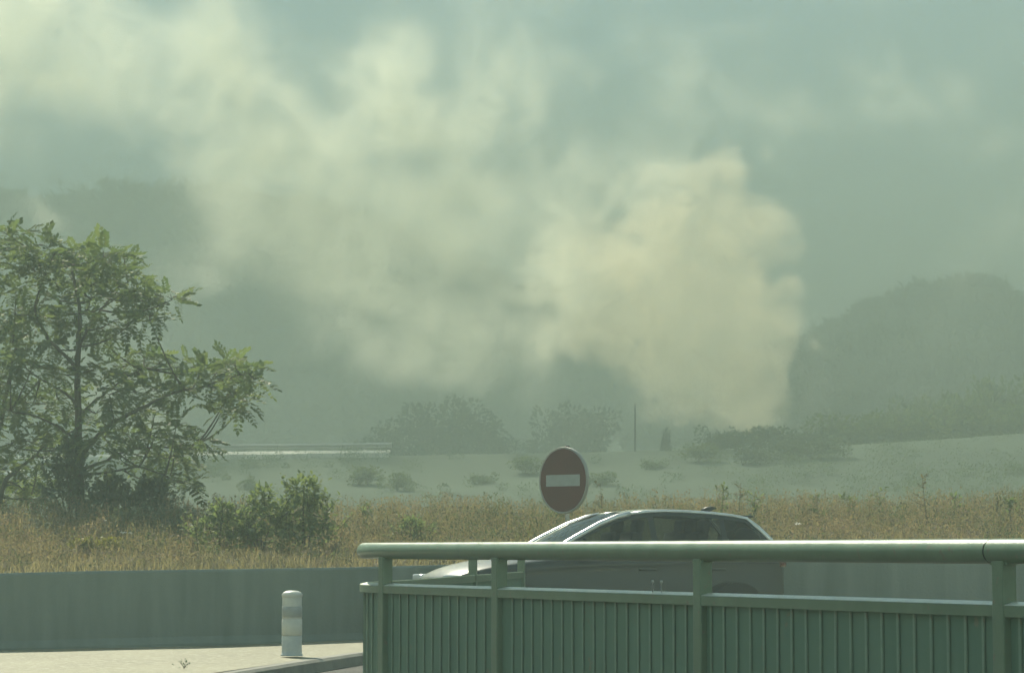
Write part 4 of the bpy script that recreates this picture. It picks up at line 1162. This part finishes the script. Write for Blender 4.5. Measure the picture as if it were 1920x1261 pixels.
# forest covering both hills: thousands of crowns that read as one mass
def build_forest(name, label, hf, xr, yr, n, hmin, hmax, leaf, seed):
    r_ = np.random.default_rng(seed)
    x = r_.uniform(*xr, n * 3); y = r_.uniform(*yr, n * 3)
    yo_ = fy_inv(y); k = hf(x * yo_ / y, yo_) > 6; x, y = x[k][:n], y[k][:n]; n = len(x)
    H = r_.uniform(hmin, hmax, n); z = ground_z(x, y)
    q = 44; d = r_.normal(size=(n, q, 3)); d /= np.linalg.norm(d, axis=2, keepdims=True)
    rad = np.stack([H * .42, H * .42, H * .45], 1)[:, None, :] * (1 + .25 * np.sin(d[..., :1] * 7 + H[:, None, None]) * np.sin(d[..., 2:] * 6)) * r_.uniform(.6, 1.05, (n, q, 1))
    pos = np.stack([x, y, z + H * .5], 1)[:, None, :] + d * rad
    pos = pos.reshape(-1, 3); dr = (d + r_.normal(size=d.shape) * .5).reshape(-1, 3); m = len(pos)
    V, Fq = scatter(*LEAF, pos, frames(dr, np.tile([0, 0, 1.0], (m, 1)) + r_.normal(size=(m, 3)) * .4), np.repeat((r_.uniform(.6, 1.4, m) * leaf)[:, None], 3, 1))
    tone = np.clip(np.repeat(r_.beta(2, 2, n), q) + r_.normal(size=m) * .1, 0, 1)
    prop(link(name, mesh_np(name, V, Fq, M['leaf_forest'], tone)), label, 'forest', kind='stuff')
build_forest('forest', 'dark wooded ridge half hidden by smoke at upper left', h_left, (-115, 40), (285, 402), 3000, 3.2, 6.5, 1.8, 3)
build_forest('forest', 'wooded flank of the rounded hill at right', h_right, (12, 100), (215, 322), 2600, 1.3, 2.5, 1.0, 9)

# ================================================================== SMOKE (density grids made by geometry nodes)
SS = 0.645
def smoke_volume(name, lo, hi, res, blobs, k, thr, width, namp, nscale, detail, colour, aniso, absorb=None, warp=3.0, seed=0.0, rough=0.55, nstretch=(1, 1, 1), puff=None, step=1.0, gate0=0.05, fine=None):
    lo = (lo[0] * SS, float(fy(lo[1] - 26)), (lo[2] - EYE) * SS + EYE); hi = (hi[0] * SS, float(fy(hi[1] - 26)), (hi[2] - EYE) * SS + EYE)
    res *= SS; k /= SS; nscale /= SS; warp *= SS
    ng = bpy.data.node_groups.new(name, 'GeometryNodeTree')
    ng.interface.new_socket('Geometry', in_out='INPUT', socket_type='NodeSocketGeometry')
    ng.interface.new_socket('Geometry', in_out='OUTPUT', socket_type='NodeSocketGeometry')
    N, L = ng.nodes, ng.links
    out = N.new('NodeGroupOutput')
    pos = N.new('GeometryNodeInputPosition')
    def math_(op, a, b=None, c=None, clamp=False):
        n = N.new('ShaderNodeMath'); n.operation = op; n.use_clamp = clamp
        for i, x in enumerate((a, b, c)):
            if x is None: continue
            if isinstance(x, (int, float)): n.inputs[i].default_value = x
            else: L.new(x, n.inputs[i])
        return n.outputs[0]
    def vmath(op, a, b):
        n = N.new('ShaderNodeVectorMath'); n.operation = op
        for i, x in enumerate((a, b)):
            if isinstance(x, (tuple, Vector)): n.inputs[i].default_value = x
            else: L.new(x, n.inputs[i])
        return n.outputs[1] if op in ('LENGTH', 'DISTANCE', 'DOT_PRODUCT') else n.outputs[0]
    # domain warp
    wz = N.new('ShaderNodeTexNoise'); wz.inputs['Scale'].default_value = 0.07 / SS; wz.inputs['Detail'].default_value = 2
    L.new(vmath('ADD', pos.outputs[0], (seed, seed * 2, 0)), wz.inputs['Vector'])
    wv = vmath('SUBTRACT', wz.outputs['Color'], (0.5, 0.5, 0.5))
    wv = vmath('MULTIPLY', wv, (warp * 2, warp * 2, warp * 2))
    p = vmath('ADD', pos.outputs[0], wv)
    nz = N.new('ShaderNodeTexNoise')
    nz.inputs['Scale'].default_value = nscale
    nz.inputs['Detail'].default_value = detail
    nz.inputs['Roughness'].default_value = rough
    L.new(vmath('MULTIPLY', vmath('ADD', p, (seed, 0, -seed)), nstretch), nz.inputs['Vector'])
    nval = math_('MULTIPLY', math_('SUBTRACT', nz.outputs[0], 0.5), namp)
    if puff:
        for sc_, am_ in puff:
            vo = N.new('ShaderNodeTexVoronoi'); vo.feature = 'F1'
            vo.inputs['Scale'].default_value = sc_ / SS;
            L.new(p, vo.inputs['Vector'])
            nval = math_('ADD', nval, math_('MULTIPLY', math_('SUBTRACT', 0.45, vo.outputs['Distance']), am_))
    S = None
    for (c, r, a) in blobs:
        d = vmath('SUBTRACT', p, tuple(c))
        d = vmath('MULTIPLY', d, (1 / r[0], 1 / r[1], 1 / r[2]))
        d2 = vmath('DOT_PRODUCT', d, d)
        g = math_('MULTIPLY', math_('EXPONENT', math_('MULTIPLY', d2, -1.2)), a)
        S = g if S is None else math_('ADD', S, g)
    # saturate the sum so that the noise still shapes the dense core
    S = math_('MINIMUM', S, 1.25)
    gate = math_('ADD', math_('MULTIPLY', S, 1.5), gate0, clamp=True)
    raw = math_('SUBTRACT', math_('ADD', S, math_('MULTIPLY', nval, gate)), thr)
    mr = N.new('ShaderNodeMapRange'); mr.interpolation_type = 'SMOOTHSTEP'
    L.new(raw, mr.inputs[0]); mr.inputs[1].default_value = 0.0; mr.inputs[2].default_value = width
    mr.inputs[3].default_value = 0.0; mr.inputs[4].default_value = 1.0
    # fade at the faces of the grid
    sx = N.new('ShaderNodeSeparateXYZ'); L.new(pos.outputs[0], sx.inputs[0])
    fade = None
    for i in range(3):
        for s, e in ((1, lo[i]), (-1, hi[i])):
            if i == 2 and s == 1: continue
            t = math_('MULTIPLY', math_('MULTIPLY', math_('SUBTRACT', sx.outputs[i], e), s), 1 / (8.0 * SS), clamp=True)
            fade = t if fade is None else math_('MULTIPLY', fade, t)
    if fine:
        fs, f0, f1, flo, fhi = fine
        n2 = N.new('ShaderNodeTexNoise'); n2.inputs['Scale'].default_value = fs / SS; n2.inputs['Detail'].default_value = 5; n2.inputs['Roughness'].default_value = 0.6; n2.inputs['Distortion'].default_value = 0.6
        L.new(p, n2.inputs['Vector'])
        m2 = N.new('ShaderNodeMapRange'); L.new(n2.outputs[0], m2.inputs[0])
        m2.inputs[1].default_value, m2.inputs[2].default_value, m2.inputs[3].default_value, m2.inputs[4].default_value = f0, f1, flo, fhi
        fade = math_('MULTIPLY', fade, m2.outputs[0])
    dens = math_('MULTIPLY', mr.outputs[0], fade)
    vc = N.new('GeometryNodeVolumeCube')
    L.new(dens, vc.inputs['Density'])
    vc.inputs['Min'].default_value = lo
    vc.inputs['Max'].default_value = hi
    for i, ax in enumerate('XYZ'):
        vc.inputs['Resolution ' + ax].default_value = int((hi[i] - lo[i]) / res)
    m, n, l = new_mat(name)
    o_ = n.new('ShaderNodeOutputMaterial')
    pv = n.new('ShaderNodeVolumePrincipled')
    pv.inputs['Color'].default_value = (*colour, 1)
    pv.inputs['Density'].default_value = k
    pv.inputs['Anisotropy'].default_value = aniso
    if absorb: pv.inputs['Absorption Color'].default_value = (*absorb, 1)
    l.new(pv.outputs[0], o_.inputs['Volume'])
    sm = N.new('GeometryNodeSetMaterial')
    sm.inputs['Material'].default_value = m
    L.new(vc.outputs[0], sm.inputs[0])
    L.new(sm.outputs[0], out.inputs[0])
    vol = bpy.data.volumes.new(name)
    vol.materials.append(m)
    vol.render.step_size = step
    o = bpy.data.objects.new(name, vol)
    C.objects.link(o)
    md = o.modifiers.new('density', 'NODES')
    md.node_group = ng
    return o

def blob(u, v, y, ru, rv, ry, a=1.0):
    y = float(fy(y - 26))
    return (at(u, v, y), (ru / F * y, ry * SS, rv / F * y), a)

PB = [ # the rising column: pixel centre, distance, pixel radii, depth radius
    blob(1440, 790, 272, 45, 40, 2.8, 1.4), blob(1464, 756, 272, 26, 30, 2.8, 1.5), blob(1400, 770, 273, 70, 60, 4.2, 1.3),
    blob(1420, 690, 274, 60, 60, 4.2), blob(1345, 735, 275, 90, 65, 5.6, .9), blob(1250, 765, 276, 80, 45, 5.0, .55),
    blob(1350, 640, 277, 130, 90, 7.0), blob(1240, 640, 278, 120, 100, 7.0), blob(1440, 570, 277, 60, 60, 4.9),
    blob(1400, 500, 279, 90, 90, 6.3), blob(1280, 500, 280, 130, 110, 7.7), blob(1160, 560, 280, 120, 110, 7.7),
    blob(1130, 450, 281, 90, 90, 7.0), blob(1300, 400, 281, 110, 70, 7.0), blob(1420, 420, 280, 60, 45, 4.9),
    blob(1370, 320, 281, 50, 50, 4.9, .8), blob(1355, 265, 281, 30, 36, 3.5, .7), blob(1230, 360, 283, 90, 50, 5.6, .7),
    blob(1040, 520, 284, 90, 90, 7.0, .8), blob(1060, 640, 283, 80, 60, 6.3, .7),
    blob(1490, 470, 280, 22, 24, 2.5, .9), blob(1498, 530, 279, 20, 26, 2.5, .9), blob(1480, 610, 277, 24, 28, 3, .9), blob(1468, 665, 275, 22, 24, 2.5, .9), blob(1450, 715, 273, 24, 24, 2.5, 1.0),
    blob(1483, 762, 272, 13, 15, 1.6, 1.2), blob(1472, 735, 272, 16, 16, 1.8, 1.0), blob(1450, 410, 280, 26, 22, 3, .9), blob(1440, 280, 281, 22, 26, 3, .7), blob(1525, 640, 276, 16, 18, 2, .75), blob(1505, 690, 275, 12, 14, 1.8, .6),
]
plume = smoke_volume('smoke_plume', (-8, 258, 8), (40, 300, 62), 0.34, PB, k=0.095, thr=0.38, width=0.24, namp=3.4,
                     nscale=0.17, detail=5, colour=(0.998, 0.94, 0.755), aniso=0.48, warp=2.0, seed=3.0, rough=0.58, puff=((0.16, 0.9), (0.42, 0.8)), step=0.8, fine=(0.30, 0.36, 0.62, 0.35, 1.5))
prop(plume, 'thick sunlit yellowish smoke plume rising behind the far shrubs', 'smoke', kind='stuff')

DB = [ # smoke drifting left: pixel centre, distance, pixel radii, depth radius, weight
    blob(940, 540, 262, 130, 150, 5), blob(800, 590, 262, 130, 90, 5, .9), blob(860, 430, 263, 150, 80, 6), blob(1040, 380, 264, 150, 60, 5, .9),
    blob(690, 500, 264, 110, 90, 6, .9), blob(580, 430, 265, 100, 70, 6, .8), blob(470, 350, 266, 120, 55, 6, .8), blob(700, 350, 265, 110, 60, 6, .75),
    blob(740, 240, 265, 60, 90, 5, .9), blob(700, 120, 265, 60, 80, 5, .8), blob(870, 310, 265, 80, 50, 5, .6), blob(985, 130, 266, 45, 90, 5, .25), blob(1180, 90, 266, 200, 90, 6, .1),
    blob(1120, 300, 265, 130, 60, 5, .7), blob(1000, 470, 262, 90, 150, 5, 1.2), blob(960, 620, 262, 110, 70, 5, .9), blob(1060, 330, 264, 110, 50, 5, .6), blob(365, 220, 268, 60, 100, 6, .75), blob(170, 170, 269, 190, 90, 6, .60), blob(260, 70, 269, 200, 70, 6, .60), blob(20, 15, 269, 130, 30, 6, 1.1), blob(40, 130, 269, 130, 110, 6, .5),
    blob(480, 40, 268, 150, 60, 6, .50), blob(540, 300, 267, 150, 50, 5, .7), blob(60, 408, 262, 60, 22, 4, 1.0), blob(985, 740, 262, 50, 70, 4, .6), blob(640, 640, 264, 110, 60, 5, .5), blob(880, 690, 262, 120, 40, 5, .4),
    blob(470, 560, 268, 90, 110, 5, .25), blob(330, 600, 268, 90, 90, 5, .28), blob(-150, 120, 269, 200, 130, 6, .6), blob(250, -60, 270, 300, 60, 6, .7), blob(760, -40, 268, 250, 50, 6, .4),
    blob(1230, 760, 266, 60, 50, 4, .5), blob(1560, 640, 268, 50, 45, 3, .36), blob(1500, 330, 268, 60, 120, 4, .3), blob(1350, 40, 270, 200, 90, 6, .2), blob(1750, 100, 272, 260, 130, 6, .20), blob(1600, 260, 272, 160, 90, 5, .25), blob(880, 90, 270, 200, 120, 6, .15), blob(440, 150, 270, 160, 110, 6, .7),
    blob(700, 420, 264, 300, 170, 6, .30), blob(230, 310, 270, 220, 70, 5, .30), blob(300, 160, 270, 420, 170, 6, .34), blob(620, 260, 268, 300, 120, 5, .30), blob(1000, 200, 268, 320, 130, 5, .34), blob(1500, 130, 270, 300, 150, 5, .12), blob(430, 480, 268, 200, 120, 5, .22),
]
drift = smoke_volume('drifting_smoke', (-90, 244, 10), (70, 288, 84), 0.62, DB, k=0.085, thr=0.10, width=1.15, namp=5.0,
                     nscale=0.062, detail=6.0, colour=(0.97, 0.98, 0.86), aniso=0.48, warp=4.5, seed=17.0, rough=0.64, step=1.5, gate0=0.45, fine=(0.24, 0.38, 0.62, 0.08, 2.1))
prop(drift, 'pale veil of smoke drifting left across the wooded hill', 'smoke', kind='stuff')

# ================================================================== HAZE
def haze():
    bm = bmesh.new()
    bmesh.ops.create_cube(bm, size=1.0)
    me = bpy.data.meshes.new('haze'); bm.to_mesh(me); bm.free()
    o = bpy.data.objects.new('haze', me); C.objects.link(o)
    o.scale = (1600, 980, 71); o.location = (0, 390, 35.5 - 2.5)
    m, n, l = new_mat('haze')
    o_ = n.new('ShaderNodeOutputMaterial')
    pv = n.new('ShaderNodeVolumePrincipled')
    pv.inputs['Color'].default_value = (0.435, 0.515, 0.475, 1)
    pv.inputs['Density'].default_value = HAZE_DENSITY
    pv.inputs['Anisotropy'].default_value = -0.25
    l.new(pv.outputs[0], o_.inputs['Volume'])
    me.materials.append(m)
    prop(o, 'thin pale green smoky air over the whole valley', 'haze', kind='stuff')
haze()
